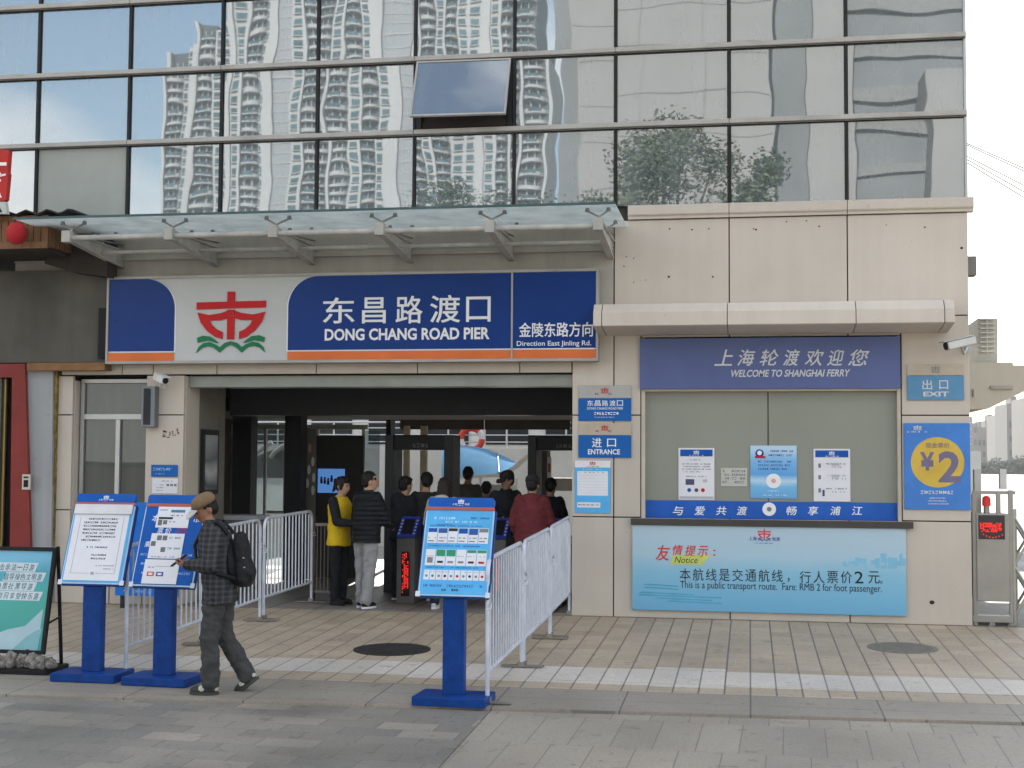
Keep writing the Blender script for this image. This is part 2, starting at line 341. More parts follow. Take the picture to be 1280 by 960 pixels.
def tiles_mat(name, sx, sy, cols, joint, var=0.25, jx=0.035, jy=0.02, off=0.0, jystr=0.45, angle=0.0, rough=0.55, blotch=0.25):
    """paving: cell grid by maths, tone per cell, dark joints (long ones stronger), stains, bump"""
    m = bpy.data.materials.new(name); m.use_nodes = True; MATS[name] = m
    t = m.node_tree; b = t.nodes['Principled BSDF']; b.inputs['Specular IOR Level'].default_value = 0.35
    N = t.nodes.new; L = t.links.new
    geo = N('ShaderNodeTexCoord'); mp = N('ShaderNodeMapping'); mp.inputs['Rotation'].default_value = (0, 0, angle); L(geo.outputs['Object'], mp.inputs[0])
    sp = N('ShaderNodeSeparateXYZ'); L(mp.outputs[0], sp.inputs[0])
    def M(op, a, bb=None, c=None):
        n = N('ShaderNodeMath'); n.operation = op
        for i, v in enumerate((a, bb, c)):
            if v is None: continue
            if isinstance(v, (int, float)): n.inputs[i].default_value = v
            else: L(v, n.inputs[i])
        return n.outputs[0]
    v = M('DIVIDE', sp.outputs[1], sy); iy = M('FLOOR', v)
    u = M('DIVIDE', sp.outputs[0], sx)
    if off: u = M('ADD', u, M('MULTIPLY', M('MODULO', iy, 2.0), off))
    ix = M('FLOOR', u)
    fx = M('SUBTRACT', u, ix); fy = M('SUBTRACT', v, iy)
    ex = M('LESS_THAN', M('MINIMUM', fx, M('SUBTRACT', 1.0, fx)), jx)
    ey = M('LESS_THAN', M('MINIMUM', fy, M('SUBTRACT', 1.0, fy)), jy)
    nv = N('ShaderNodeTexNoise'); nv.inputs['Scale'].default_value = 2.5; L(geo.outputs['Object'], nv.inputs[0])
    ey2 = M('MULTIPLY', M('MULTIPLY', ey, jystr), M('MULTIPLY', nv.outputs[0], 1.7))
    jm = M('MINIMUM', M('MAXIMUM', ex, ey2), 1.0)
    cb = N('ShaderNodeCombineXYZ'); L(ix, cb.inputs[0]); L(iy, cb.inputs[1])
    wn = N('ShaderNodeTexWhiteNoise'); wn.noise_dimensions = '2D'; L(cb.outputs[0], wn.inputs['Vector'])
    r = N('ShaderNodeValToRGB'); el = r.color_ramp.elements
    while len(el) < len(cols): el.new(0.5)
    for i, (e, c) in enumerate(zip(el, cols)): e.position = i / max(1, len(cols) - 1); e.color = (*c, 1)
    L(wn.outputs['Value'], r.inputs[0])
    n1 = N('ShaderNodeTexNoise'); n1.inputs['Scale'].default_value = 0.8; n1.inputs['Detail'].default_value = 8; L(geo.outputs['Object'], n1.inputs[0])
    n2 = N('ShaderNodeTexNoise'); n2.inputs['Scale'].default_value = 45; n2.inputs['Detail'].default_value = 6; L(geo.outputs['Object'], n2.inputs[0])
    mr = N('ShaderNodeMapRange'); mr.inputs[1].default_value = 0.3; mr.inputs[2].default_value = 0.7; mr.inputs[3].default_value = 1 - blotch; mr.inputs[4].default_value = 1.08; L(n1.outputs[0], mr.inputs[0])
    mr2 = N('ShaderNodeMapRange'); mr2.inputs[1].default_value = 0.3; mr2.inputs[2].default_value = 0.7; mr2.inputs[3].default_value = 0.86; mr2.inputs[4].default_value = 1.1; L(n2.outputs[0], mr2.inputs[0])
    n3 = N('ShaderNodeTexNoise'); n3.inputs['Scale'].default_value = 7.5; n3.inputs['Detail'].default_value = 3; L(geo.outputs['Object'], n3.inputs[0])
    mr3 = N('ShaderNodeMapRange'); mr3.inputs[1].default_value = 0.62; mr3.inputs[2].default_value = 0.72; mr3.inputs[3].default_value = 1.0; mr3.inputs[4].default_value = 0.74; L(n3.outputs[0], mr3.inputs[0])
    n4 = N('ShaderNodeTexVoronoi'); n4.inputs['Scale'].default_value = 2.6; L(geo.outputs['Object'], n4.inputs[0])
    mr4 = N('ShaderNodeMapRange'); mr4.inputs[1].default_value = 0.045; mr4.inputs[2].default_value = 0.06; mr4.inputs[3].default_value = 0.62; mr4.inputs[4].default_value = 1.0; L(n4.outputs['Distance'], mr4.inputs[0])
    k = M('MULTIPLY', M('MULTIPLY', mr.outputs[0], mr2.outputs[0]), M('MULTIPLY', mr3.outputs[0], mr4.outputs[0]))
    vm = N('ShaderNodeVectorMath'); vm.operation = 'SCALE'; L(r.outputs[0], vm.inputs[0]); L(k, vm.inputs['Scale'])
    mx = N('ShaderNodeMix'); mx.data_type = 'RGBA'; L(jm, mx.inputs[0]); L(vm.outputs[0], mx.inputs[6]); mx.inputs[7].default_value = (*joint, 1)
    L(mx.outputs[2], b.inputs['Base Color'])
    rr = N('ShaderNodeMapRange'); rr.inputs[3].default_value = rough - 0.15; rr.inputs[4].default_value = rough + 0.2; L(n1.outputs[0], rr.inputs[0]); L(rr.outputs[0], b.inputs['Roughness'])
    h = M('SUBTRACT', M('MULTIPLY', n2.outputs[0], 0.25), M('MULTIPLY', jm, 1.0))
    bp = N('ShaderNodeBump'); bp.inputs['Strength'].default_value = 0.35; bp.inputs['Distance'].default_value = 0.006; L(h, bp.inputs['Height']); L(bp.outputs[0], b.inputs['Normal'])
    return m

# ================================================================== ground
def slab(name, poly, lift, m, thick=0.25, slope=True, sub=0):
    mb = MB(); n = len(poly)
    zf = (lambda y: gz(y) + lift) if slope else (lambda y: lift)
    top = [(x, y, zf(y)) for x, y in poly]; bot = [(x, y, zf(y) - thick) for x, y in poly]
    mb.add(top + bot, [tuple(range(n)), tuple(range(2 * n - 1, n - 1, -1))] + [(i, i + n, (i + 1) % n + n, (i + 1) % n) for i in range(n)])
    return structure(name, mb, m)
def kerb_y(x): return -5.40 + 0.0472 * x
T_TAN = tiles_mat('tan_paving', 0.2235, 0.30, [(0.37, 0.297, 0.215), (0.42, 0.34, 0.245), (0.45, 0.37, 0.272), (0.39, 0.315, 0.228)], (0.15, 0.125, 0.10), jx=0.036, jy=0.016, jystr=0.4, blotch=0.22)
T_WHT = tiles_mat('pale_paving', 0.2235, 0.70, [(0.50, 0.45, 0.39), (0.57, 0.515, 0.45), (0.53, 0.475, 0.41)], (0.22, 0.20, 0.18), jx=0.035, jy=0.012, blotch=0.16)
T_KRB = tiles_mat('kerb_stone', 1.05, 0.42, [(0.27, 0.238, 0.192), (0.315, 0.276, 0.223), (0.29, 0.253, 0.206)], (0.10, 0.095, 0.09), jx=0.006, jy=0.02, jystr=0.5, blotch=0.25)
T_RDL = tiles_mat('grey_road_setts', 0.46, 0.24, [(0.205, 0.186, 0.158), (0.235, 0.211, 0.177), (0.20, 0.183, 0.158), (0.32, 0.279, 0.229), (0.22, 0.198, 0.168), (0.265, 0.234, 0.195)], (0.13, 0.118, 0.103), jx=0.010, jy=0.015, off=0.5, jystr=0.5, blotch=0.3, angle=0.05)
T_RDR = tiles_mat('pale_road_slabs', 0.31, 0.95, [(0.31, 0.27, 0.215), (0.34, 0.297, 0.236), (0.29, 0.256, 0.207), (0.345, 0.293, 0.23)], (0.17, 0.152, 0.125), jx=0.014, jy=0.008, off=0.37, jystr=0.28, blotch=0.22, angle=0.03)
slab('plaza_paving', [(-60, -3.40), (60, -3.40), (60, 0.0), (-60, 0.0)], 0, T_TAN)
slab('plaza_paving', [(-60, -4.60), (60, -4.60), (60, -3.403), (-60, -3.403)], 0, T_TAN)
for xa, xb, ya, yb in ((-60, -4.70, -4.30, -3.58), (-4.695, -3.135, -4.20, -3.49), (-3.13, -0.90, -4.30, -3.50), (-0.895, -0.228, -4.33, -3.36), (-0.223, 1.10, -4.24, -3.50), (1.105, 60, -4.20, -3.45)):
    slab('pale_paving_band', [(xa, ya), (xb, ya), (xb, yb), (xa, yb)], 0.0035, T_WHT, 0.02)
slab('kerb', [(-60, kerb_y(-60)), (60, kerb_y(60) if kerb_y(60) < -4.61 else -4.61), (60, -4.603), (-60, -4.603)][0:1] + [(16.6, -4.617), (16.6, -4.603), (-60, -4.603)], 0.002, T_KRB)
slab('road_paving', [(-60, -16), (-2.10, -16), (-2.10, kerb_y(-2.1) - 0.024), (-60, kerb_y(-60) - 0.024)], -0.014, T_RDL)
slab('road_slabs', [(-2.094, -16), (40, -16), (40, -4.0), (16.7, -4.0), (16.7, -4.62), (-2.094, kerb_y(-2.09) - 0.034)], -0.018, T_RDR)
slab('street', [(-120, -390), (120, -390), (120, -16.003), (-120, -16.003)], gz(-16) - 0.03, T_RDR, slope=False)
slab('quay_paving', [(2.56, 0.003), (150, 0.003), (150, 238), (2.56, 238)], 0.004, tiles_mat('quay_setts', 0.4, 0.4, [(0.13, 0.123, 0.11), (0.15, 0.14, 0.125)], (0.08, 0.095, 0.09)), slope=False, thick=1.4)
slab('hall_floor', [(-14, 0.003), (2.553, 0.003), (2.553, 12.5), (-14, 12.5)], 0.006, tiles_mat('hall_tiles', 0.6, 0.6, [(0.25, 0.22, 0.19), (0.28, 0.25, 0.21)], (0.1, 0.09, 0.08), rough=0.4), slope=False, thick=1.4)
slab('far_bank', [(-600, 240), (890, 240), (890, 890), (-600, 890)], -1.0, mat('far_ground', (0.2, 0.2, 0.17), 0.9), slope=False, thick=2)
slab('ground', [(-700, -700), (900, -700), (900, 900), (-700, 900)], -1.7, mat('earth', (0.16, 0.15, 0.13), 0.95), slope=False, thick=0.5)
wm = mat('river_water', (0.06, 0.075, 0.07), 0.12, 0, 0.2, 0.4, 0.6, 1.5)
slab('river_water', [(-600, 12.6), (890, 12.6), (890, 239.9), (-600, 239.9)], -1.2, wm, slope=False, thick=0.3)

for px_, py_, rx, lab, mm in ((490, 812, 0.40, 'dark grey manhole cover in the tan paving before the barriers', mat('manhole_dark', (0.05, 0.047, 0.045), 0.6, 0.4, 0.3, 20, 0.6, 90)), (1128, 810, 0.36, 'pale worn manhole cover in the paving by the blue banner', mat('manhole_pale', (0.19, 0.175, 0.15), 0.6, 0.1, 0.2, 20, 0.5, 90))):
    g = G(px_, py_); mb = MB(Matrix.Translation(g) @ Matrix.Rotation(math.atan(SLOPE), 4, 'X'))
    n = 40
    mb.prism([(rx * math.cos(2 * math.pi * i / n), rx * math.sin(2 * math.pi * i / n)) for i in range(n)], -0.05, 0.006, 0, 'xy')
    for k in range(-4, 5):
        L_ = math.sqrt(max(0, (rx * 0.85) ** 2 - (k * rx * 0.19) ** 2)); mb.box(-L_, L_, k * rx * 0.19 - 0.012, k * rx * 0.19 + 0.012, 0.0055, 0.010)
    tag(mb.build('manhole_cover', mm), lab, 'manhole cover')

# ================================================================== ferry terminal building
XR = 2.545; XL = -12.0
term = thing('terminal_building', 'ferry terminal with mirror glass upper wall over beige panel ground storey', 'building', (-3, 0, 0))
# --- structural mass
b = MB()
b.box(XL, XR - 0.02, 0.30, 9, 2.96, 4.86)                  # storey slab over the hall
b.box(XL, XR - 0.02, 0.10, 9, 4.86, 17)                    # upper storeys behind the glass
b.build('upper_storey', mat('dark_interior', (0.07, 0.07, 0.07), 0.8), term)
b = MB()
b.box(-1.36, XR - 0.02, 0.36, 9, 0.02, 2.955); b.box(-2.145, -1.9, 0.31, 3.2, 0.02, 2.955)
for a_ in ((-7.33, -7.2, 0.51, 1.45), (-12.0, -11.9, 0.32, 6.0)):
    iw = MB(); iw.box(a_[0], a_[1], a_[2], a_[3], 0.02, 2.955); iw.build('inner_wall', mat('interior_wall', (0.20, 0.185, 0.16), 0.7), term)
iw = MB(); iw.box(-11.88, PX(292, 6.0), 6.06, 6.2, 0.02, 2.955); iw.build('inner_wall', mat('interior_wall', (0.20, 0.185, 0.16)), term)

b.build('inner_wall', mat('interior_wall', (0.20, 0.185, 0.16), 0.7), term)
# --- cladding: every slab of stone stands proud of a dark joint
zr = [0.0, 1.205, 2.445, 3.62, 4.84]
xr = [-2.148, -1.632, -0.236, 1.158, XR]
TW = rect(801, 421, 1127, 655)              # ticket window opening
tx0, tx1, tz0, tz1 = TW
wall = MB(); back = MB()
def panel(mb, x0, x1, z0, z1, y0=0.0, y1=0.055, g=0.007): mb.box(x0 + g, x1 - g, y0, y1, z0 + g, z1 - g)
for i in range(4):
    for j in range(4):
        x0, x1, z0, z1 = xr[i], xr[i + 1], zr[j], zr[j + 1]
        if j == 2 or j == 1:
            if j == 2: z1 = zr[3]
            if x0 >= tx0 - 0.3 and x1 <= tx1 + 0.2: 
                if j == 2 and tz1 < z1: panel(wall, x0, x1, tz1, z1)
                continue
            if i == 0: panel(wall, x0, x1, z0, z1); continue
            if x0 < tx0 < x1:
                panel(wall, x0, tx0, z0, z1)
                if j == 2: panel(wall, tx0, x1, tz1, z1)
                continue
            if x0 < tx1 < x1:
                panel(wall, tx1, x1, z0, z1)
                if j == 2: panel(wall, x0, tx1, tz1, z1)
                continue
        elif j == 3 and i == 0: continue
        panel(wall, x0, x1, z0, z1)
# left piers and the panel under the left window
LP = [PX(72), PX(92), PX(183), PX(231)]
wz = [0.0, 1.205, 2.445, 2.96]
for j in range(3):
    panel(wall, LP[2], LP[3], wz[j], wz[j + 1]); panel(wall, LP[0], LP[1], wz[j], wz[j + 1])
panel(wall, LP[0], PX(142), 0, 0.62, 0.002, 0.055); panel(wall, PX(142), LP[2], 0, 0.62, 0.002, 0.055)
wall.box(LP[3] - 0.055, LP[3] - 0.002, 0.062, 0.5, 0.01, 2.95)      # jamb facing of the gate
wall.box(LP[1] - 0.06, LP[1] - 0.004, 0.062, 0.26, 0.62, 2.9)
wall.box(LP[2] + 0.006, LP[2] + 0.05, 0.062, 0.26, 0.62, 2.9)
wall.box(-2.143, -2.09, 0.062, 0.5, 0.01, 2.95)
for x0, x1 in ((-8.9, -8.05), (-8.05, -7.62), (-7.62, -6.75), (-6.75, -5.42), (-5.42, -4.1), (-4.1, -2.8), (-2.8, -2.15)):
    panel(wall, x0, x1, 2.965, 3.30, 0.0, 0.055, 0.006)
wall.build('cladding', BEIGE, term, bevel=0.004, seg=1)
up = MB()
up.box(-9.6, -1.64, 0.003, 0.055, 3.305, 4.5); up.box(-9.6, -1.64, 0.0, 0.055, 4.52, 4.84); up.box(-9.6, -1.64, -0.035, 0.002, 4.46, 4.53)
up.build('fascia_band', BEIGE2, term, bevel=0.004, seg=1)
back.box(-2.14, XR - 0.004, 0.058, 0.30, 0, 1.2); back.box(-2.14, tx0 - 0.002, 0.058, 0.30, 1.2, 4.86); back.box(tx1 + 0.002, XR - 0.004, 0.058, 0.30, 1.2, 4.86)
back.box(tx0 - 0.002, tx1 + 0.002, 0.058, 0.30, tz1 + 0.01, 4.86)
back.box(LP[2] + 0.052, LP[3] - 0.06, 0.058, 0.31, 0, 2.97); back.box(-8.95, LP[1] - 0.062, 0.058, 0.30, 0, 2.97); back.box(LP[1] - 0.06, LP[2] + 0.05, 0.058, 0.30, 0, 0.6)
back.box(-9.6, -2.14, 0.058, 0.30, 2.965, 4.86)
back.build('joint_backing', JOINT, term)
# --- sill course under the glass
prof = [(-0.055, 4.90), (-0.055, 5.0), (-0.02, 5.018), (0.09, 5.018), (0.09, 4.845), (-0.03, 4.845), (-0.03, 4.885), (-0.045, 4.885)]
for x0, x1 in ((-1.46, -0.24), (-0.232, 1.154), (1.162, XR + 0.06)):
    s = MB(); s.prism([(y, z) for y, z in prof], x0, x1, 0, 'yz'); s.build('sill_course', BEIGE, term)
# --- curtain wall
MX = [-12.0, -10.63, -9.335, -8.036, -6.754, -5.457, -4.171, -2.891, -1.619, -0.232, 1.158, XR]
RZ = [5.018, 6.02, 6.96, 7.9, 8.84, 9.78, 10.72]
for zi, z in enumerate(RZ):
    if zi == 0: continue
    x = -12.0
    for x1 in ((MX[3], MX[6], MX[9], XR) if zi % 2 else (MX[4], MX[6], MX[8], XR)):
        s = MB(); s.box(x + 0.003, x1 - 0.003, -0.05, 0.06, z - 0.028, z + 0.03); s.box(x + 0.003, x1 - 0.003, -0.03, 0.05, z - 0.042, z - 0.029, 1)
        s.build('transom', [ALUW, BLACK], term, bevel=0.004, seg=1); x = x1
for x in MX[1:]:
    s = MB(); s.box(x - 0.017 if x < XR else XR - 0.03, x + 0.017 if x < XR else XR, -0.012, 0.09, 5.0, 10.7)
    s.build('mullion', mat('mullion_grey', (.022, .022, .023), .5) if x < XR else ALU, term)
OPEN = (6, 1)
for zi in range(6):
    for xi in range(11):
        x0, x1, z0, z1 = MX[xi] + 0.024, MX[xi + 1] - 0.024, RZ[zi] + (0.035 if zi else 0.004), RZ[zi + 1] - 0.044
        cx, cz = (x0 + x1) / 2, (z0 + z1) / 2
        if (xi, zi) == OPEN:
            win = MB(); hx, h = (x1 - x0) / 2 - 0.012, z1 - z0 - 0.02
            win.box(-hx + 0.022, hx - 0.022, -0.004, 0.004, -h + 0.022, -0.022)
            o = win.build('awning_window', FGLASS, term, local=True); o.location = (cx + 3, -0.045, z1 - 0.005); o.rotation_euler = (R(-22), R(0.4), 0)
            fr = MB()
            for a in ((-hx, hx, -0.022, 0), (-hx, hx, -h, -h + 0.022), (-hx, -hx + 0.022, -h + 0.022, -0.022), (hx - 0.022, hx, -h + 0.022, -0.022)): fr.box(a[0], a[1], -0.014, 0.02, a[2], a[3])
            fr.build('window_frame', ALUW, o, local=True)
            dk = MB(); dk.box(x0, x1, 0.05, 0.09, z0, z1); dk.box(x0, x0 + 0.06, -0.005, 0.05, z0, z1, 1); dk.box(x1 - 0.06, x1, -0.005, 0.05, z0, z1, 1); dk.box(x0 + 0.07, x1 - 0.07, 0.02, 0.05, z0, z0 + 0.1, 0)
            dk.build('window_opening', [JOINT, DARKM], term)
            continue
        g = MB(); g.box(-(x1 - x0) / 2, (x1 - x0) / 2, -0.004, 0.004, -(z1 - z0) / 2, (z1 - z0) / 2)
        mm = FROST if (xi, zi) == (2, 0) else FGLASS
        o = g.build('glass_pane', mm, term, local=True); o.location = (cx + 3, 0.03, cz)
        o.rotation_euler = (R(rnd.uniform(-0.22, 0.22)), 0, R(rnd.uniform(-0.22, 0.22)))
# --- left window
lx0, lx1, lz0, lz1 = LP[1] + 0.02, LP[2] - 0.01, 0.72, PZ(474, 0.2, 140)
fr = MB(); Yw = 0.17
tz = PZ(521, Yw, 140); mxw = PX(149, Yw)
fr.box(lx0, lx1, Yw, Yw + 0.06, lz1 - 0.05, lz1); fr.box(lx0, lx1, Yw, Yw + 0.06, lz0, lz0 + 0.05); fr.box(lx0, lx0 + 0.05, Yw, Yw + 0.06, lz0 + 0.05, lz1 - 0.05); fr.box(lx1 - 0.05, lx1, Yw, Yw + 0.06, lz0 + 0.05, lz1 - 0.05)
fr.box(lx0 + 0.05, lx1 - 0.05, Yw - 0.01, Yw + 0.06, tz - 0.035, tz + 0.035); fr.box(mxw - 0.03, mxw + 0.03, Yw - 0.012, Yw + 0.058, lz0 + 0.05, tz - 0.036)
wn = MB(); wn.box(lx0 + 0.01, lx1 - 0.01, Yw + 0.03, Yw + 0.04, lz0 + 0.01, lz1 - 0.01)
wo_ = wn.build('window', WGLASS, term); fr.build('window_frame', ALU, wo_, bevel=0.004)
ro = MB(); ro.box(LP[1] - 0.7, -7.34, 0.9, 0.94, 0.02, 2.95); ro.build('room_back', mat('dim_room', (0.12, 0.12, 0.11), 0.8), term)
sl = MB(); sl.box(LP[1] - 0.02, LP[2] + 0.02, -0.03, 0.2, 0.63, 0.66); sl.build('window_sill', BEIGE, term)
# --- ticket window
fr = MB(); Yt = 0.121
z487, z626 = PZ(486, 0.06, 960), PZ(626, 0.06, 960)
cxm = PX(960, 0.1)
for a in ((tx0 + 0.004, tx0 + 0.05, tz0, tz1), (tx1 - 0.045, tx1 - 0.004, tz0, tz1)): fr.box(a[0], a[1], 0.02, 0.2, a[2], a[3])
fr.box(tx0 + 0.051, tx1 - 0.046, 0.0, 0.2, z487 - 0.03, z487 - 0.003); fr.box(cxm - 0.016, cxm + 0.016, 0.1185, 0.14, tz0, z487 - 0.031, 1)
wn = MB(); wn.box(tx0 + 0.051, tx1 - 0.046, Yt, Yt + 0.015, tz0, z487 - 0.031)
wo_ = wn.build('ticket_window', BLIND, term); fr.build('window_frame', [HOODM if 0 else mat('cream_frame', (.48, .43, .36), .5), mat('grey_mullion', (.10, .10, .095), .5)], wo_, bevel=0.003)
sl = MB(); a = rect(789, 650, 1141, 657); sl.box(a[0], a[1], -0.07, 0.3, a[2] - 0.012, a[3] + 0.0); sl.build('counter_sill', mat('dark_stone', (0.06, 0.055, 0.05), 0.5), wo_, bevel=0.006)
# --- gate soffit and shutter box
sb = MB(); sb.box(LP[3] + 0.002, -2.15, 0.12, 0.42, PZ(483, 0.12), 2.955); sb.build('shutter_box', mat('shutter_grey', (0.27, 0.28, 0.26), 0.5, 0.2), term, bevel=0.01)
hall_dark = mat('charcoal_panel', (0.028, 0.028, 0.03), 0.5)
sb = MB(); sb.box(PX(288, 2.0), -2.15, 2.0, 2.35, PZ(519, 2.0), 2.955); sb.build('lintel_beam', hall_dark, term)
sb = MB()
for i in range(5):
    xa = PX(500, 6.5) + i * 1.5; sb.box(xa + 0.008, xa + 1.49, 6.5, 6.56, PZ(537, 6.5), PZ(522, 6.5))
sb.box(-11.8, -1.4, 6.45, 6.6, PZ(521, 6.5), 2.95); sb.build('bulkhead', mat('brown_bulkhead', (0.075, 0.066, 0.058), 0.6), term)
sb = MB(); sb.box(PX(252, 3), PX(262, 3), 2.7, 2.95, 0.02, 2.95); sb.build('inner_pier', mat('olive_grey', (0.13, 0.12, 0.095), 0.6), term)
for a, c, Y in ((357, 377, 3.6), (292, 315, 4.6), (483, 489, 6.4)):
    sb = MB(); sb.box(PX(a, Y), PX(c, Y), Y, Y + 0.3, 0.02, 2.95); sb.build('column', hall_dark, term)
ceil_ = MB(); ceil_.box(-11.9, -1.92, 2.36, 6.44, PZ(516, 3.0), PZ(516, 3.0) + 0.05); ceil_.build('hall_ceiling', mat('ceiling_grey', (0.10, 0.098, 0.09), 0.7), term)
# glazed end wall of the hall, left half, with bright frames
gw = MB()
for px_ in (290, 314, 331, 356, 396, 453): gw.box(PX(px_, 6.0), PX(px_ + 3, 6.0), 6.0, 6.06, 0.02, 2.4)
gw.box(PX(290, 6), PX(460, 6), 6.005, 6.05, 2.40, 2.48); gw.box(PX(335, 6), PX(396, 6), 6.01, 6.05, 0.95, 1.0)
gw.build('glazed_screen_frame', mat('bright_steel', (0.6, 0.58, 0.55), 0.3, 0.6), term)
for a_, c_ in ((318, 355), (456, 475)): gp = MB(); gp.box(PX(a_, 6), PX(c_, 6), 6.02, 6.03, 0.05, 2.38); gp.build('glazed_screen', clear_glass('screen_glass', (0.75, 0.8, 0.8), 0.1, 0.1), term)

# ================================================================== glass entrance canopy
cz0 = 4.70
can = thing('entrance_canopy', 'long glass entrance canopy on pale steel brackets above the blue pier sign', 'canopy', (-5, 0, 4.4))
cxr = -1.47; yfr = -1.55; bxs = [P(px_, y_)[0] for px_, y_ in ((153, 336), (271, 335), (391, 334), (513.5, 330), (640, 327), (764, 322))]
edges = [PX(97, -1.55, 266)] + [(bxs[i] + bxs[i + 1]) / 2 for i in range(0)] + [-6.35, -4.55, -2.95, cxr]
edges[0] = -8.75
CGL = clear_glass('canopy_glass', (0.60, 0.70, 0.70), 0.06, 0.84, (0.93, 0.95, 0.93))
for a, c in zip(edges[:-1], edges[1:]):
    s = MB(); s.box(a + 0.006, c - 0.006, yfr, -0.02, cz0 + 0.055, cz0 + 0.07); s.build('glass_sheet', CGL, can)
s = MB(); s.box(edges[0], cxr, yfr - 0.012, yfr - 0.002, cz0 + 0.048, cz0 + 0.076); s.build('edge_strip', mat('glass_edge', (0.06, 0.10, 0.10), 0.3), can)
STEEL = wall_mat('weathered_white_steel', (0.50, 0.485, 0.45), 0.2, 0.25)
zb1 = PZ(280.5, -1.5, 480); zb0 = PZ(295, -1.5, 480)
for x in bxs:
    s = MB()
    s.prism([(-1.42, zb1 - 0.02), (-1.42, zb0 + 0.05), (-0.1, zb0 - 0.085), (0.0, zb0 - 0.10), (0.0, zb1 - 0.0)], x - 0.012, x + 0.012, 0, 'yz')
    s.box(x - 0.045, x + 0.045, -1.42, -0.0, zb1 - 0.012, zb1 + 0.0); s.prism([(-1.40, zb0 + .03), (-1.40, zb0 + .045), (-.01, zb0 - .085), (-.01, zb0 - .10)], x - 0.04, x + 0.04, 0, 'yz')
    s.build('bracket', STEEL, can)
    s = MB(); s.box(x - 0.055, x + 0.055, -1.53, -1.421, zb0 + 0.01, zb1 + 0.015); s.build('bracket_head', STEEL, can, bevel=0.008)
    for yy in (-1.38, -0.55):
        s = MB(); s.tube((x, yy, zb1), (x, yy, zb1 + 0.055), 0.016)
        for dx in ((-0.14, 0.14) if x < bxs[-1] - 0.1 else (-0.14, 0.1)):
            s.tube((x, yy, zb1 + 0.05), (x + dx, yy + 0.05, cz0 + 0.02), 0.011); s.tube((x + dx, yy + 0.05, cz0 + 0.01), (x + dx, yy + 0.05, cz0 + 0.053), 0.030, 0.022)
        s.build('spider_fitting', mat('fitting_steel', (0.25, 0.25, 0.24), 0.35, 0.7), can)
    s = MB(); s.tube((x, -0.9, zb1 + 0.01), (x + 0.02, -0.02, cz0 - 0.03), 0.012); s.build('stay_rod', mat('fitting_steel', (0.25, 0.25, 0.24)), can)
s = MB(); s.tube((bxs[0] + 0.05, -1.46, (zb0 + zb1) / 2 + 0.0), (bxs[-1] - 0.05, -1.46, (zb0 + zb1) / 2), 0.034); s.build('front_rail', STEEL, can)
s = MB(); s.tube((bxs[0], -0.62, PZ(312, -0.62, 300)), (bxs[-1], -0.62, PZ(312, -0.62, 300)), 0.022); s.build('rear_rail', STEEL, can)

# ================================================================== logo: a boat-like sign of red strokes over green waves
def logo(mb, cx, cz, w_, h_, y, red=0, green=0, t=0.003):
    X = lambda u: cx + (u - 745) / 300 * w_
    Z = lambda v: cz - (v - 613) / 280 * h_
    q = lambda pts: [(X(a), Z(c)) for a, c in pts]
    def pr(pts, mi): mb.prism(q(pts), y - t, y, mi)
    pr([(727, 521), (727, 475), (760, 475), (760, 520)][::-1], red); pr([(728, 692), (728, 557), (760, 557), (760, 692)][::-1], red)
    pr([(593, 522), (895, 518), (895, 549), (761, 551), (593, 555)], red)
    for sg in (1, -1):
        f = lambda pts: [(745 + sg * (a - 745), c) for a, c in pts] if sg > 0 else [(745 + sg * (a - 745), c) for a, c in pts][::-1]
        pr(f([(597, 568), (650, 580), (700, 572), (727, 562), (727, 597), (700, 605), (652, 606), (664, 628), (684, 646), (709, 658), (709, 691), (676, 680), (640, 652), (612, 615)]), red)
        pr(f([(600, 706), (597, 684), (622, 674), (655, 678), (692, 706), (683, 708), (645, 696)]), green)
        pr(f([(595, 752), (603, 728), (625, 708), (652, 703), (680, 715), (697, 728), (718, 708), (745, 700), (745, 716), (722, 728), (697, 752), (670, 728), (645, 722), (620, 730)]), green)
def dashes(mb, x0, x1, z, h, y, mi, seed=0, fill=0.8, t=0.0015):
    """a line of print too small to read: short uneven strokes"""
    r = random.Random(seed); x = x0
    while x < x1 - h * 0.5:
        w_ = min(h * r.uniform(0.5, 0.95), x1 - x)
        if r.random() < fill:
            k = r.randrange(4)
            if k == 0: mb.box(x, x + w_, y - t, y, z + h * .7, z + h * .95, mi); mb.box(x, x + w_ * .8, y - t, y, z, z + h * .28, mi)
            elif k == 1: mb.box(x, x + w_ * .3, y - t, y, z, z + h, mi); mb.box(x + w_ * .45, x + w_, y - t, y, z + h * .15, z + h * .85, mi)
            elif k == 2: mb.box(x, x + w_, y - t, y, z + h * .12, z + h * .9, mi)
            else: mb.box(x, x + w_ * .85, y - t, y, z + h * .4, z + h * .65, mi); mb.box(x + w_ * .2, x + w_ * .55, y - t, y, z + h * .7, z + h, mi); mb.box(x + w_ * .1, x + w_, y - t, y, z, z + h * .25, mi)
        x += w_ + h * 0.25

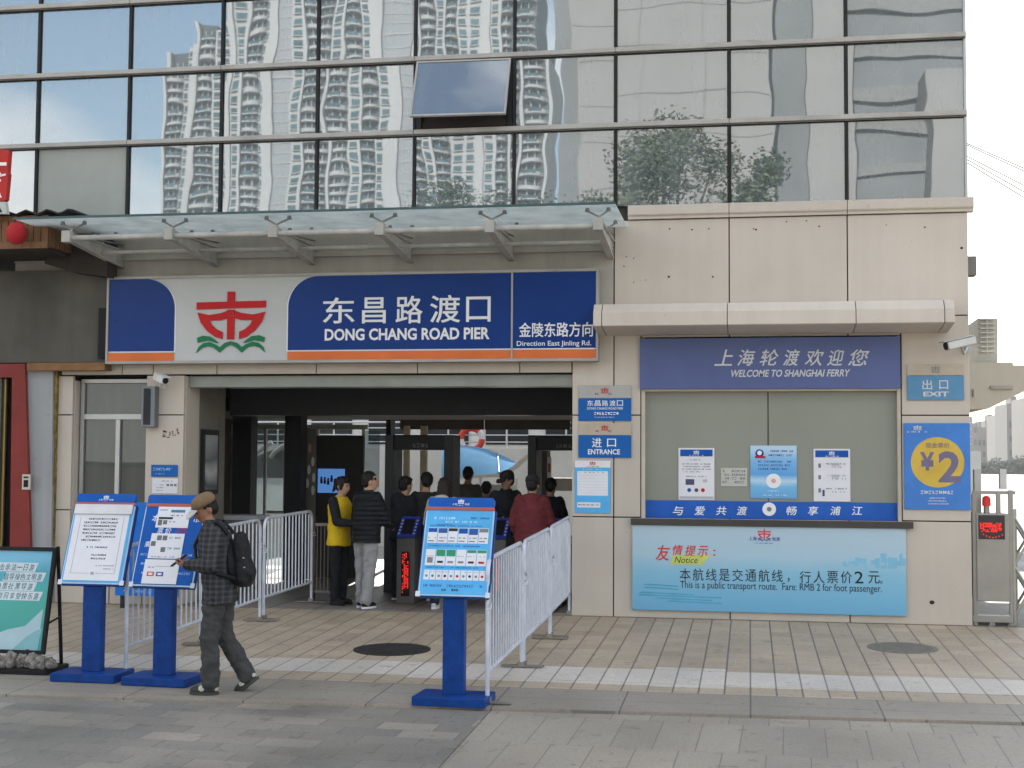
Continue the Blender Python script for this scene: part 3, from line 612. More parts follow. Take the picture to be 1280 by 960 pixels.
# ================================================================== main pier sign
ys = -0.20
sg = thing('pier_sign', 'long blue, white and orange light-box sign with red boat emblem over the entrance', 'sign', (-5, -0.1, 3.09))
sx0, sx1 = PX(133, ys, 400), PX(748, ys, 400); sz0, sz1 = 3.095, 4.225
s = MB(); s.box(sx0 + 0.012, sx1 - 0.012, ys + 0.012, -0.042, sz0 + 0.012, sz1 - 0.012); s.build('light_box', GREYW, sg)
fr = MB()
for a in ((sx0, sx1, sz0, sz0 + 0.035), (sx0, sx1, sz1 - 0.035, sz1), (sx0, sx0 + 0.03, sz0 + 0.036, sz1 - 0.036), (sx1 - 0.03, sx1, sz0 + 0.036, sz1 - 0.036)): fr.box(a[0], a[1], ys - 0.012, -0.04, a[2], a[3])
fr.build('frame', ALUW, sg, bevel=0.004)
zo = PZ(440, ys, 500); zo2 = PZ(438, ys, 500)
zi0, zi1 = sz0 + 0.037, sz1 - 0.037
def arcpanel(x0, x1, z0, z1, r, left, right, grow=0):
    p = [(x0, z0), (x1, z0)]
    if right: p += [(x1 - r + r * math.cos(t), z1 - r + r * math.sin(t)) for t in [k * math.pi / 24 for k in range(13)]]
    else: p += [(x1, z1)]
    if left: p += [(x0 + r - r * math.cos(t), z1 - r + r * math.sin(t)) for t in [math.pi / 2 - k * math.pi / 24 for k in range(13)]]
    else: p += [(x0, z1)]
    return p
a0, a1, a2, a3, a4 = sx0 + 0.032, PX(218, ys, 400), PX(360, ys, 400), PX(640, ys, 400), sx1 - 0.032
for x0, x1, l, r_ in ((a0, a1, 0, 1), (a2, a3 - 0.012, 1, 0), (a3 + 0.012, a4, 0, 0)):
    s = MB(); s.prism(arcpanel(x0 - (0.018 if l else 0), x1 + (0.018 if r_ else 0), zo2 - 0.0, zi1, 0.40, l, r_), ys + 0.006, ys + 0.011, 1)
    s.prism(arcpanel(x0, x1, zo2 + 0.014, zi1 - 0.001, 0.385, l, r_), ys + 0.001, ys + 0.005, 0)
    s.build('blue_panel', [BLUE, WHITE], sg)
    s = MB(); s.box(x0, x1, ys + 0.001, ys + 0.011, zi0, zo2 - 0.006); s.build('orange_stripe', ORANGE, sg)
s = MB(); s.box(a3 - 0.011, a3 + 0.011, ys - 0.012, ys + 0.011, zi0, zi1); s.build('divider', ALUW, sg)
s = MB(); r1 = rect(246, 364, 332, 441, ys); logo(s, (r1[0] + r1[1]) / 2, (r1[2] + r1[3]) / 2, r1[1] - r1[0], r1[3] - r1[2], ys + 0.008, 0, 1, 0.012); s.build('emblem', [RED, GREEN], sg)
s = MB()
for ch, xa, xb, ya, yb in zip('东昌路渡口', (404, 453, 495, 538, 583), (443, 482, 528, 575, 613), (372, 372, 370, 369, 371), (404, 404, 404, 403, 402)):
    r1 = rect(xa, ya, xb, yb, ys); s.text(ch, *r1, ys - 0.003, 0, 0.018, 0.004)
r1 = rect(406, 410, 612, 425, ys); s.text('DONG CHANG ROAD PIER', *r1, ys - 0.003, 0, 0.03, 0.004)
r1 = rect(649, 403, 741, 421, ys); s.text('金陵东路方向', *r1, ys - 0.003, 0, 0.025, 0.004)
r1 = rect(646, 426, 739, 434, ys); s.text('Direction East Jinling Rd.', *r1, ys - 0.003, 0, 0.008, 0.004)
s.build('lettering', WHITE, sg)

# ================================================================== metal window hood
hd = thing('window_hood', 'pale sheet metal hood over the ticket window, lipped front and sloped underside', 'awning', (0.2, 0, 3.5))
Yh = -0.62; h0, h1, h2, h3 = PZ(418, 0, 960), PZ(405, Yh, 960), PZ(388, Yh, 960), PZ(378, Yh + 0.12, 960)
hp = [(Yh, h1), (Yh, h2), (Yh + 0.10, h3), (0.0, h3 + 0.05), (-0.001, h0), (-0.06, h0 - 0.0), (Yh + 0.03, h1 - 0.012)]
HOODM = wall_mat('hood_metal', (0.61, 0.545, 0.475), 0.05, 0.10)
hx = [PX(741, Yh, 395), PX(752, Yh, 395), PX(909, Yh, 390), PX(1070, Yh, 385), PX(1181, Yh, 385), PX(1194, Yh, 385)]
for a, c in zip(hx[:-1], hx[1:]):
    s = MB(); s.prism(hp, a + 0.004, c - 0.004, 0, 'yz'); s.build('hood_segment', HOODM, hd, bevel=0.006)

# ================================================================== welcome sign, strips, posters and plates on the right wall
def board(name, lab, cat, box, Y, th, m, base=None):
    x0, x1, z0, z1 = box
    t = thing(name, lab, cat, ((x0 + x1) / 2, Y, z0))
    s = MB(); s.box(x0, x1, Y - th, Y, z0, z1); s.build('panel', m, t, bevel=0.003, seg=1)
    return t
B = rect(800, 422, 1125, 486, -0.02)
wl = board('welcome_sign', 'slate blue sign with slanted white lettering just under the window hood', 'sign', B, -0.003, 0.045, BLUE_GLARE)
s = MB()
for ch, xa, xb in zip('上海轮渡欢迎您', (893, 922, 950, 979, 1006, 1034, 1060), (916, 944, 973, 1000, 1030, 1055, 1087)):
    s.text(ch, *rect(xa, 437, xb, 457, -0.05), -0.052, 0, 0.02, 0.003, 0.25)
s.text('WELCOME TO SHANGHAI FERRY', *rect(914, 462, 1063, 471, -0.05), -0.052, 0, 0.02, 0.003, 0.25)
s.build('lettering', mat('glare_muted_white', (0.55, 0.56, 0.58), 0.5), wl)  # white print dulled in its colour to carry the lens glare

B = rect(803, 627, 1124, 651, 0.1)
st = board('slogan_strip', 'narrow blue strip with spaced white characters along the foot of the ticket window', 'sign', B, 0.118, 0.01, mat('strip_blue', (0.02, 0.10, 0.42), 0.35))
s = MB()
for ch, xa in zip('与爱共渡畅享浦江', (841, 868, 895, 921, 983, 1010, 1038, 1065)):
    s.text(ch, *rect(xa, 633, xa + 13, 644, 0.1), 0.1065, 0, 0.03, 0, 0.15)
c_ = rect(953, 628, 970, 645, 0.1); s.disc((c_[0] + c_[1]) / 2, (c_[2] + c_[3]) / 2, (c_[1] - c_[0]) / 2, 0.1045, 0.1075, 0)
s.disc((c_[0] + c_[1]) / 2, (c_[2] + c_[3]) / 2, 0.028, 0.1025, 0.1043, 1)
s.build('lettering', [WHITE, GINK], st)

def notice_white(lab, px0, py0, px1, py1, seed, icons):
    B = rect(px0, py0, px1, py1, 0.1); x0, x1, z0, z1 = B; W_, H_ = x1 - x0, z1 - z0
    t = board('poster', lab, 'poster', B, 0.117, 0.008, PAPER)
    s = MB(); y = 0.1085
    s.box(x0 + W_ * .05, x1 - W_ * .05, y - 0.002, y, z1 - H_ * .16, z1 - H_ * .03, 1)
    logo(s, (x0 + x1) / 2, z1 - H_ * .085, W_ * .16, H_ * .08, y - 0.0025, 0, 0, 0.001); dashes(s, x0 + W_ * .3, x1 - W_ * .3, z1 - H_ * .15, H_ * .018, y - 0.0022, 0, seed)
    if icons == 0:
        dashes(s, x0 + W_ * .32, x1 - W_ * .32, z1 - H_ * .24, H_ * .025, y, 2, seed + 1)
        for k in range(4): dashes(s, x0 + W_ * .1, x1 - W_ * (.1 if k < 3 else .4), z1 - H_ * (.32 + .05 * k), H_ * .026, y, 2, seed + 2 + k)
        dashes(s, x0 + W_ * .22, x1 - W_ * .22, z1 - H_ * .56, H_ * .025, y, 2, seed + 9, .7)
        s.box(x0 + W_ * .2, x0 + W_ * .44, y - .002, y, z1 - H_ * .71, z1 - H_ * .60, 3); s.box(x0 + W_ * .68, x0 + W_ * .8, y - .002, y, z1 - H_ * .66, z1 - H_ * .6, 4)
        for k, mi in ((.3, 1), (.5, 3), (.68, 5)): s.disc(x0 + W_ * k, z1 - H_ * .81, W_ * .055, y - .002, y, mi, 14)
        s.box(x0 + W_ * .03, x1 - W_ * .03, y - .0015, y, z0 + H_ * .02, z0 + H_ * .07, 4)
    else:
        for k, zz in enumerate((.30, .52, .77)):
            s.box(x0 + W_ * .13, x0 + W_ * .2, y - .002, y, z1 - H_ * (zz + .06), z1 - H_ * (zz - .02), 2)
            dashes(s, x0 + W_ * .3, x0 + W_ * .9, z1 - H_ * zz, H_ * .028, y, 2, seed + k, .7); dashes(s, x0 + W_ * .5, x0 + W_ * .88, z1 - H_ * (zz + .06), H_ * .028, y, 2, seed + 5 + k, .6)
            if k < 2: s.box(x0 + W_ * .5, x0 + W_ * .7, y - .0026, y - .002, z1 - H_ * (zz + .02), z1 - H_ * (zz - .03), 4)
        s.box(x0 + W_ * .24, x0 + W_ * .3, y - .002, y, z0 + H_ * .1, z0 + H_ * .22, 3)
    s.build('print', [WHITE, KHEAD, GINK, mat('slate_print', (.07, .08, .14), .5), mat('pale_print', (.4, .42, .48), .5), RED], t)
notice_white('white notice with paragraph and icons at left of the ticket window', 848, 560, 893, 625, 3, 0)
notice_white('white notice with three numbered rows at right of the ticket window', 1017, 561, 1063, 627, 23, 1)
B = rect(901, 585, 934, 608, 0.1); t = board('paper_note', 'small pale handwritten note taped between two posters in the ticket window', 'note', B, 0.117, 0.004, mat('cream_note', (.45, .46, .41), .6))
s = MB()
for k in range(4): dashes(s, B[0] + .02, B[0] + .1, B[3] - .05 - k * .045, .03, .1125, 0, k); dashes(s, B[0] + .13, B[1] - .02, B[3] - .05 - k * .045, .03, .1125, 0, k + 20)
s.build('writing', GINK, t)
B = rect(938, 557, 996, 623, 0.1); x0, x1, z0, z1 = B
t = thing('poster', 'blue sky poster with white disc at the middle of the ticket window', 'poster', ((x0 + x1) / 2, 0.117, z0))
s = MB(); s.box(x0, x1, 0.108, 0.117, z0, z1)
s.build('panel', grad_mat('sky_artwork', [(0, (.10, .30, .60)), (.3, (.16, .42, .68)), (.42, (.42, .6, .74)), (.55, (.10, .32, .66)), (.85, (.2, .45, .72)), (1, (.42, .58, .74))], 2, 0, z1 - z0, .4, .12), t)
s = MB(); y = .1075; W_, H_ = x1 - x0, z1 - z0
s.disc(x0 + W_ * .5, z0 + H_ * .33, W_ * .16, y - .002, y, 0); s.disc(x0 + W_ * .5, z0 + H_ * .33, W_ * .05, y - .004, y - .0022, 3)
s.disc(x0 + W_ * .2, z1 - H_ * .15, W_ * .09, y - .002, y, 1); s.disc(x0 + W_ * .2, z1 - H_ * .14, W_ * .05, y - .004, y - .0022, 0); s.box(x0 + W_ * .1, x0 + W_ * .33, y - .0052, y - .0045, z1 - H_ * .24, z1 - H_ * .2, 2)
for k, (a, c) in enumerate(((.4, .92), (.4, .92), (.17, .9), (.17, .9), (.17, .85))): dashes(s, x0 + W_ * a, x0 + W_ * c, z1 - H_ * (.12, .2, .32, .39, .46)[k], H_ * .035, y, 1, 40 + k, .75)
dashes(s, x0 + W_ * .38, x0 + W_ * .62, z0 + H_ * .13, H_ * .02, y, 0, 51); dashes(s, x0 + W_ * .28, x0 + W_ * .85, z0 + H_ * .05, H_ * .02, y, 0, 52, .6)
s.build('print', [WHITE, mat('navy_print', (.02, .05, .22), .4), RED, mat('pinkish_print', (.6, .35, .33), .5)], t)

# --- banner below the window
B = rect(790.5, 655, 1132.5, 766, -0.03); x0, x1, z0, z1 = B; W_, H_ = x1 - x0, z1 - z0
bn = thing('notice_banner', 'wide pale blue notice banner under the ticket window counter', 'banner', ((x0 + x1) / 2, -0.02, z0))
s = MB(); s.box(x0, x1, -0.045, -0.004, z0, z1)
s.build('panel', grad_mat('harbour_artwork', [(0, (.13, .35, .55)), (.22, (.16, .40, .59)), (.5, (.22, .45, .60)), (.68, (.35, .50, .60)), (1, (.38, .49, .58))], 2, 0, H_, .4, .10), bn, bevel=.003, seg=1)
s = MB(); y = -0.0455; T = lambda u, v: (x0 + (u - 35) / 1155 * W_, z1 - (v - 112 - (u - 35) * .0145) / 362 * H_)
def tb(body, u0, v0, u1, v1, mi, bold=0.02, shear=0.0, ext=0.0):
    a = T(u0, v1); c = T(u1, v0); s.text(body, a[0], c[0], a[1], c[1], y - 0.002, mi, bold, ext, shear)
a = T(200, 286); c = T(372, 250); s.prism([(a[0], a[1]), (c[0] - .1, a[1]), (c[0], c[1]), (c[0], c[1] + .01), (a[0] + .03, c[1])], y - .0015, y - .0002, 2)
for ch, u, v, sz in (('友', 137, 208, 62), ('情', 210, 207, 44), ('提', 263, 209, 46), ('示', 317, 211, 46)): tb(ch, u, v, u + sz, v + sz * (1.0 if sz > 50 else 0.95), 0, .03, .2)
tb('：', 384, 226, 394, 250, 0, .02); tb('Notice', 218, 256, 318, 280, 1, .0, .25)
line = '本航线是交通航线'
for i, ch in enumerate(line): tb(ch, 241 + i * 56, 303 + i * .6, 287 + i * 56, 352 + i * .6, 1, .005)
tb('，', 698, 340, 708, 356, 1)
for i, ch in enumerate('行人票价2元'): tb(ch, 750 + i * 57, 312, (796 if ch != '2' else 786) + i * 57, 360, 1, .005)
tb('。', 1082, 350, 1093, 361, 1)
tb('This is a public transport route.  Fare: RMB 2 for foot passenger.', 243, 366, 1090, 392, 1, .0)
lg = T(602, 166); logo(s, lg[0], lg[1], .155, .15, y, 0, 3, .0015)
tb('上海', 536, 172, 570, 187, 3, .02); tb('轮渡', 636, 174, 668, 189, 3, .02); a = T(556, 200); c = T(645, 193); dashes(s, a[0], c[0], a[1], .012, y, 3, 8)
r_ = random.Random(5)
for k, (u0, u1, v) in enumerate(((80, 235, 372), (80, 235, 384), (55, 420, 415), (130, 380, 428), (180, 420, 440), (60, 300, 405))):     # printed wake lines and ferry
    a = T(u0, v); c = T(u1, v + 8); s.prism([(a[0], a[1]), (c[0], a[1] - .015), (c[0], a[1]), (a[0] + .05, a[1] + .018)], y - .001, y - .0002, 4)
for k in range(26):                      # printed skyline at the right end
    u = r_.uniform(930, 1180); hgt = r_.uniform(8, 60) * (1 if u > 1030 else .5); a = T(u, 300 - r_.uniform(0, 30)); s.box(a[0], a[0] + r_.uniform(.02, .07), y - .001 - k * .00002, y - .0002, a[1], a[1] + hgt / 362 * H_ * .8, 5)
s.build('print', [mat('red_lettering', (.55, .06, .05), .45), INK, mat('lime_print', (.5, .55, .14), .5), mat('dark_blue_print', (.05, .06, .3), .5), mat('teal_wake_print', (.09, .34, .50), .5), mat('haze_blue_print', (.20, .44, .60), .5)], bn)

# --- plates on the pier beside the gate
def plate(lab, px0, py0, px1, py1, ysplit, body):
    x0, x1, z0, z1 = rect(px0, py0, px1, py1, -0.02); zs = PZ(ysplit, -0.02, px0)
    t = thing('wall_plate', lab, 'sign', ((x0 + x1) / 2, 0, z0))
    s = MB(); s.box(x0, x1, -0.022, -0.002, z0, zs); s.build('blue_panel', BLUE2, t, bevel=.002, seg=1)
    s = MB(); s.box(x0, x1, -0.022, -0.002, zs + .002, z1); s.build('header_panel', [body], t, bevel=.002, seg=1)
    s = MB(); cx = (x0 + x1) / 2; hh = z1 - zs
    logo(s, cx, z1 - hh * .4, hh * .6, hh * .5, -.023, 0, 0, .0015); dashes(s, cx - hh * 0.75, cx - hh * .3, zs + hh * .28, hh * .15, -.023, 1, 3); dashes(s, cx + hh * .3, cx + hh * .75, zs + hh * .28, hh * .15, -.023, 1, 4)
    s.build('emblem', [RED, INK], t)
    return t
p1 = plate('silver and blue pier name plate, upper one right of the gate', 723, 482, 789, 526, 498, mat('brushed_plate', (.38, .38, .37), .35, .4))
s = MB()
for i, ch in enumerate('东昌路渡口'): s.text(ch, *rect(734 + i * 9.3, 500.5, 741.5 + i * 9.3, 507.5, -.02), -.0245, 0, .02)
s.text('DONG CHANG ROAD PIER', *rect(734, 509, 779, 512, -.02), -.0245, 0, .01)
x0, x1, z0, z1 = rect(739, 515, 773, 518.5, -.02); dashes(s, x0, x1, z0, z1 - z0, -.023, 0, 6); x0, x1, z0, z1 = rect(743, 521, 768, 522, -.02); dashes(s, x0, x1, z0, z1 - z0, -.023, 0, 7)
s.build('lettering', WHITE, p1)
p2 = plate('beige topped blue ENTRANCE plate in the middle right of the gate', 723, 529, 789, 572, 544, mat('beige_plate', (.42, .36, .29), .4))
s = MB(); s.text('进', *rect(740, 547.5, 752, 559, -.02), -.0245, 0, .02); s.text('口', *rect(759, 548.5, 770, 558.5, -.02), -.0245, 0, .02); s.text('ENTRANCE', *rect(735, 561.5, 775, 568, -.02), -.0245, 0, .02)
s.build('lettering', WHITE, p2)
x0, x1, z0, z1 = rect(718.5, 576, 763, 641, -.02); W_, H_ = x1 - x0, z1 - z0
t = thing('timetable_board', 'blue framed white timetable sheet right of the gate above the barriers', 'notice', ((x0 + x1) / 2, 0, z0))
s = MB(); s.box(x0, x1, -.018, -.002, z0, z1); s.build('panel', SKYB, t)
s = MB(); s.box(x0, x1, -.0215, -.0185, z1 - H_ * .13, z1, 0); logo(s, x0 + W_ * .5, z1 - H_ * .05, W_ * .18, H_ * .07, -.022, 1, 1, .001); dashes(s, x0 + W_ * .3, x1 - W_ * .3, z1 - H_ * .12, H_ * .02, -.022, 2, 8)
s.box(x0 + W_ * .07, x1 - W_ * .07, -.0205, -.0185, z0 + H_ * .33, z1 - H_ * .2, 0); s.box(x0 + W_ * .07, x0 + W_ * .72, -.0205, -.0185, z0 + H_ * .1, z0 + H_ * .2, 0); dashes(s, x0 + W_ * .22, x1 - W_ * .22, z1 - H_ * .175, H_ * .02, -.0188, 0, 9)
for k in range(7): s.box(x0 + W_ * .09, x1 - W_ * .09, -.0212, -.0207, z0 + H_ * (.38 + k * .055), z0 + H_ * (.384 + k * .055), 3)
for k in range(6): dashes(s, x0 + W_ * (.12 + .13 * k), x0 + W_ * (.19 + .13 * k), z1 - H_ * .235, H_ * .018, -.0207, 2, k)
dashes(s, x0 + W_ * .1, x0 + W_ * .68, z0 + H_ * .14, H_ * .025, -.0207, 2, 12)
s.build('print', [PAPER, RED, INK, mat('table_line', (.4, .45, .55), .5)], t)

# --- exit plate, price poster, cameras
x0, x1, z0, z1 = rect(1134, 470, 1205, 500, -.02)
t = board('exit_sign', 'teal blue EXIT plate above the two yuan price poster', 'sign', (x0, x1, z0, z1), -.002, .022, mat('glare_muted_teal', (.10, .24, .40), .4))  # plate colour greyed to stand in for lens glare
hb = MB(); hx0, hx1, hz0, hz1 = rect(1134, 455, 1205, 469, -.02); hb.box(hx0, hx1, -.022, -.002, hz0, hz1); hb.build('header_panel', mat('beige_plate', (.42, .36, .29), .4), t)
s = MB(); s.text('出', *rect(1153, 475, 1165, 487, -.02), -.0265, 0, .02); s.text('口', *rect(1174, 475.5, 1185, 486.5, -.02), -.0265, 0, .02); s.text('EXIT', *rect(1154, 489.5, 1186, 495.5, -.02), -.0265, 0, .03)
logo(s, (hx0 + hx1) / 2, (hz0 + hz1) / 2, .1, .09, -.0225, 1, 1, .0012)
s.build('lettering', [mat('glare_muted_white', (.5, .5, .5)), GINK], t)  # lettering white toned down for the same painted glare
x0, x1, z0, z1 = rect(1130, 529, 1213, 637, -.02); W_, H_ = x1 - x0, z1 - z0
t = board('price_poster', 'blue price poster with a yellow disc reading two yuan on the end pier', 'poster', (x0, x1, z0, z1), -.002, .022, mat('poster_blue', (.06, .19, .52), .4))
s = MB(); y = -.0245; pc = rect(1138.5, 546.5, 1205.5, 609.5, -.02); s.disc((pc[0] + pc[1]) / 2, (pc[2] + pc[3]) / 2, (pc[1] - pc[0]) / 2, y - .001, y, 0, 48, (pc[3] - pc[2]) / 2)
s.text('¥', *rect(1150, 565, 1168, 588, -.02), y - .003, 1, .035); s.text('2', *rect(1173, 564, 1201, 603, -.02), y - .003, 1, .03)
s.text('现金票价', *rect(1157, 553.5, 1187, 560, -.02), y - .003, 1, .01)
logo(s, x0 + W_ * .21, z1 - H_ * .055, W_ * .13, H_ * .06, y, 2, 2, .0012); dashes(s, x0 + W_ * .05, x0 + W_ * .38, z1 - H_ * .11, H_ * .018, y, 2, 4)
dashes(s, x0 + W_ * .25, x0 + W_ * .77, z0 + H_ * .18, H_ * .04, y, 2, 5, .95)
for k in range(3): dashes(s, x0 + W_ * (.38 - .02 * k), x0 + W_ * (.62 + .03 * k), z0 + H_ * (.125 - .033 * k), H_ * .016, y, 2, 6 + k, .95)
s.build('print', [mat('price_yellow', (.55, .38, .07), .4), mat('glare_muted_purple', (.16, .14, .22), .5), mat('glare_muted_white', (.5, .5, .5))], t)  # ink and white print greyed in colour for the lens glare
def cctv(lab, pos, aim, L_, r, m, arm):
    """aim: unit direction; bullet camera with hood, lens and bracket"""
    t = thing('security_camera', lab, 'camera', pos)
    d = Vector(aim).normalized(); q = d.to_track_quat('-Y', 'Z').to_matrix().to_4x4(); Mx = Matrix.Translation(pos) @ q
    s = MB(Mx); s.box(-r, r, -L_ / 2, L_ / 2, -r * .9, r * .9); s.build('housing', m, t, bevel=r * .35, seg=3)
    s = MB(Mx); s.box(-r * 1.15, r * 1.15, -L_ / 2 - .05, L_ / 2 - .03, r * .92, r * 1.12); s.build('sun_hood', m, t, bevel=.004)
    s = MB(Mx); s.tube((0, -L_ / 2 - .012, 0), (0, -L_ / 2 + .01, 0), r * .78, n=18); s.build('lens', BLACK, t)
    s = MB(); s.path([Vector(pos) - d * .02 + Vector((0, 0, -r * .9)), Vector(pos) + Vector((arm[0] * .5, arm[1] * .5, -r * 2.0)), Vector(pos) + Vector(arm)], .016); s.box(pos[0] + arm[0] - .04, pos[0] + arm[0] + .04, pos[1] + arm[1] - .001, pos[1] + arm[1] + .02, pos[2] + arm[2] - .06, pos[2] + arm[2] + .06); s.build('bracket', m, t)
    return t
px_, pz_ = P(1200, 429, -.28); cctv('grey bullet camera pointing left above the exit plate', (px_, -.28, pz_), (-.9, -.35, -.22), .36, .055, ALU, (.12, .262, -.02))
px_, pz_ = P(201, 473, -.20); cctv('white bullet camera on the pier left of the gate, pointing right', (px_, -.20, pz_), (.75, -.55, -.28), .24, .05, mat('camera_white', (.6, .6, .59), .35), (-.06, .182, -.06))
# slim grey lamp box on the left pier
x0, x1, z0, z1 = rect(181, 483, 196, 534, -.07)
t = thing('wall_lamp', 'slim grey upright lamp box on the pier under the white camera', 'lamp', ((x0 + x1) / 2, 0, z0))
s = MB(); s.box(x0 - .02, x1 + .0, -.13, -.002, z0, z1); s.build('housing', mat('lamp_grey', (.16, .175, .19), .4, .4), t, bevel=.008)
s = MB(); s.box(x0 + .01, x1 - .06, -.134, -.13, z0 + .03, z1 - .03); s.build('louvre_face', DARKM, t)
x0, x1, z0, z1 = rect(189, 581, 222, 596, -.01)
t = board('wall_sticker', 'small blue plate on the pier left of the gate', 'sign', (x0, x1, z0, z1), -.002, .012, BLUE2)
s = MB(); dashes(s, x0 + .03, x1 - .1, z0 + .08, .035, -.0145, 0, 2, .95); dashes(s, x0 + .03, x1 - .05, z1 - .05, .014, -.0145, 0, 3); dashes(s, x0 + .06, x0 + .22, z0 + .03, .015, -.0145, 0, 4); s.build('print', [mat('pale_blue_print', (.25, .4, .65), .5)], t)
x0, x1, z0, z1 = rect(190, 598, 222, 617, -.01)
t = board('wall_notice', 'small white printed sheet on the pier under the blue plate', 'notice', (x0, x1, z0, z1), -.002, .008, PAPER)
s = MB(); dashes(s, x0 + .12, x1 - .07, z1 - .04, .014, -.0105, 0, 2); 
for k in range(3): dashes(s, x0 + .05, x0 + .16, z1 - .09 - .035 * k, .012, -.0105, 0, k); s.box(x0 + .2 + k * .05, x0 + .235 + k * .05, -.012, -.0105, z1 - .10, z1 - .07, 0)
s.build('print', GINK, t)
# broken cable holes / stains where a fitting was torn off
s = MB()
r_ = random.Random(11)
for k in range(26):
    u = r_.random(); x, z = P(203 + 18 * u + r_.uniform(-2, 2), 541 + 10 * u + r_.uniform(-4, 4) - 12 * u * u); s.disc(x, z, r_.uniform(.006, .016), -.0015, .001, 0, 8)
s.build('chipped_patch', mat('chip_dark', (.12, .10, .085), .9), term)
s = MB()
for px_, py_, rr in ((836, 346, .016), (891, 346, .013), (783, 321, .009), (792, 323, .009), (780, 333, .01), (837, 286, .012), (865, 287, .012), (886, 286, .01), (945, 287, .014), (1024, 283, .012), (1108, 281, .008), (1156, 284, .012), (1202, 310, .018), (1165, 753, .03), (792, 353, .008), (807, 350, .007), (942, 286, .01), (983, 277, .01), (1008, 276, .01)):
    x, z = P(px_, py_); s.disc(x, z, rr, -.0016, .001, 0, 9, rr * .8)
s.build('fixing_holes', JOINT, term)

# ================================================================== neighbour on the left: tea-house front, red door frame, stone pilaster
nb = thing('tea_house', 'dark weathered shop front with red timber door frame at the left end', 'building', (-10, 0, 0))
s = MB(); s.box(-16, sx0 - 0.012, -0.12, 0.055, PZ(453, -.12, 60), PZ(338, -.12, 60)); s.box(-16, PX(2, -.1), -0.1, 0.05, 0, PZ(457, -.12, 60)); s.build('wall', wall_mat('sooty_plaster', (.125, .118, .10), .10, .6), nb)
s = MB(); s.box(sx0 - 0.13, sx0 - 0.03, -0.16, -0.121, PZ(448, -.16, 130), PZ(385, -.16, 130)); s.build('junction_box', BLACK, nb)
s = MB(); s.box(PX(33, -.2), sx0 - .01, -0.20, 0.05, PZ(463, -.2, 80), PZ(453, -.2, 80) - .003); s.build('copper_ledge', mat('copper_ledge', (.20, .105, .05), .5, .2, .25, 6), nb)
s = MB(); q = lambda *a: P(*a, -.10)
RDF = mat('dull_red_timber', (.20, .035, .03), .45, 0, .15, 3)
s.prism([q(0, 455), q(34, 455), q(46, 860), q(13, 860), q(18, 472), q(0, 472)], -.16, -.102); s.prism([(-12, q(0, 455)[1]), q(-1, 455), q(-1, 472), (-12, q(0, 472)[1])], -.16, -.102); s.build('door_frame', RDF, nb)
s = MB(); s.box(-12, PX(17, 0), 0.056, 0.09, 0, PZ(472, 0, 0)); s.build('door_leaf', mat('very_dark_door', (.02, .015, .015), .4), nb)
s = MB(); s.tube((PX(7, -.02), -.02, .5), (PX(7, -.02), -.02, PZ(474, 0, 5)), .03); s.build('brass_pole', mat('aged_brass', (.28, .2, .08), .35, .7), nb)
x0, x1, z0, z1 = rect(28.5, 593, 38.5, 612, -.17); s = MB(); s.box(x0, x1, -.19, -.161, z0, z1); s.box(x0 + .022, x1 - .022, -.193, -.19, z0 + .03, z1 - .07, 1); s.box(x0 + .02, x1 - .02, -.193, -.19, z1 - .05, z1 - .025, 1); s.build('door_lock', [mat('lock_shell', (.5, .48, .4), .4), BLACK], nb, bevel=.004)
s = MB(); q = lambda *a: P(*a, -.06)
s.prism([q(35, 463), q(68, 463), q(65, 800), q(45, 800)], -.10, 0.05); s.build('stone_pilaster', wall_mat('pale_pilaster_stone', (.35, .36, .375), .15, .2), nb)
s = MB(); r_ = random.Random(3); n = 14
for k in range(n):
    za = 3.05 * k / n; s.box(PX(68.6, -.04) + .0, PX(72, -.04), -.05 - r_.uniform(0, .02), .05, za + .004, 3.05 * (k + 1) / n)
s.build('gilt_strip', mat('peeling_gilt', (.22, .16, .05), .4, .4, .6, 12), nb)
# timber clad roof box with corrugated top
tb_ = thing('timber_eave', 'timber clad eave box with dark corrugated roof jutting out at top left', 'eave', (-10, -1, 4.2))
Ye = -1.0; xe = PX(60, Ye, 300); ze0, ze1 = PZ(311, Ye, 30), PZ(270, Ye, 30)
s = MB(); x = xe; r_ = random.Random(2)
WOOD = mat('oiled_boards', (.20, .105, .055), .5, 0, .35, 3.5, .15, 30, stretch=(9, 9, .6))
while x > -15: wdt = r_.uniform(.075, .10); s.box(x - wdt + .005, x - .005, Ye, Ye + .03, ze0 + .09, ze1 - .05); x -= wdt
s.box(-15, xe + .01, Ye - .025, Ye - .001, ze1 - .052, ze1 - .0); s.box(-15, xe + .01, Ye - .03, Ye - .001, ze0, ze0 + .085)
for k in range(8): s.box(xe - .012, xe + .012, Ye + .04 + k * .12, Ye + .15 + k * .12, ze0 + .02, ze1 - .02)
s.build('boarding', WOOD, tb_)
s = MB(); s.box(-15, xe - .02, Ye + .035, -.13, ze0 - .02, ze1 - .06); s.build('soffit', mat('dark_soffit', (.04, .035, .03), .8), tb_)  # soffit in one even near-black brown
s = MB(); yy = Ye - .12; pts = []
for k in range(100): pts.append((-15 + k * (xe + .45 + 15) / 99, ze1 + .012 + .028 * math.sin(k * 1.5)))
s.prism(pts + [(p[0], p[1] + .02) for p in reversed(pts)], yy, -.03); s.build('corrugated_roof', mat('dark_roof_sheet', (.022, .02, .02), .5), tb_)
s = MB(); q = lambda *a: P(*a, -.40); s.prism([q(57, 271), q(92, 272), q(135, 300), q(134.5, 346), q(90, 340), q(57, 330)], -.42, -.13); s.build('return_soffit', mat('dark_soffit', (.04, .035, .03)), tb_)  # near-black wedge filling the dark underside at the end of the eave
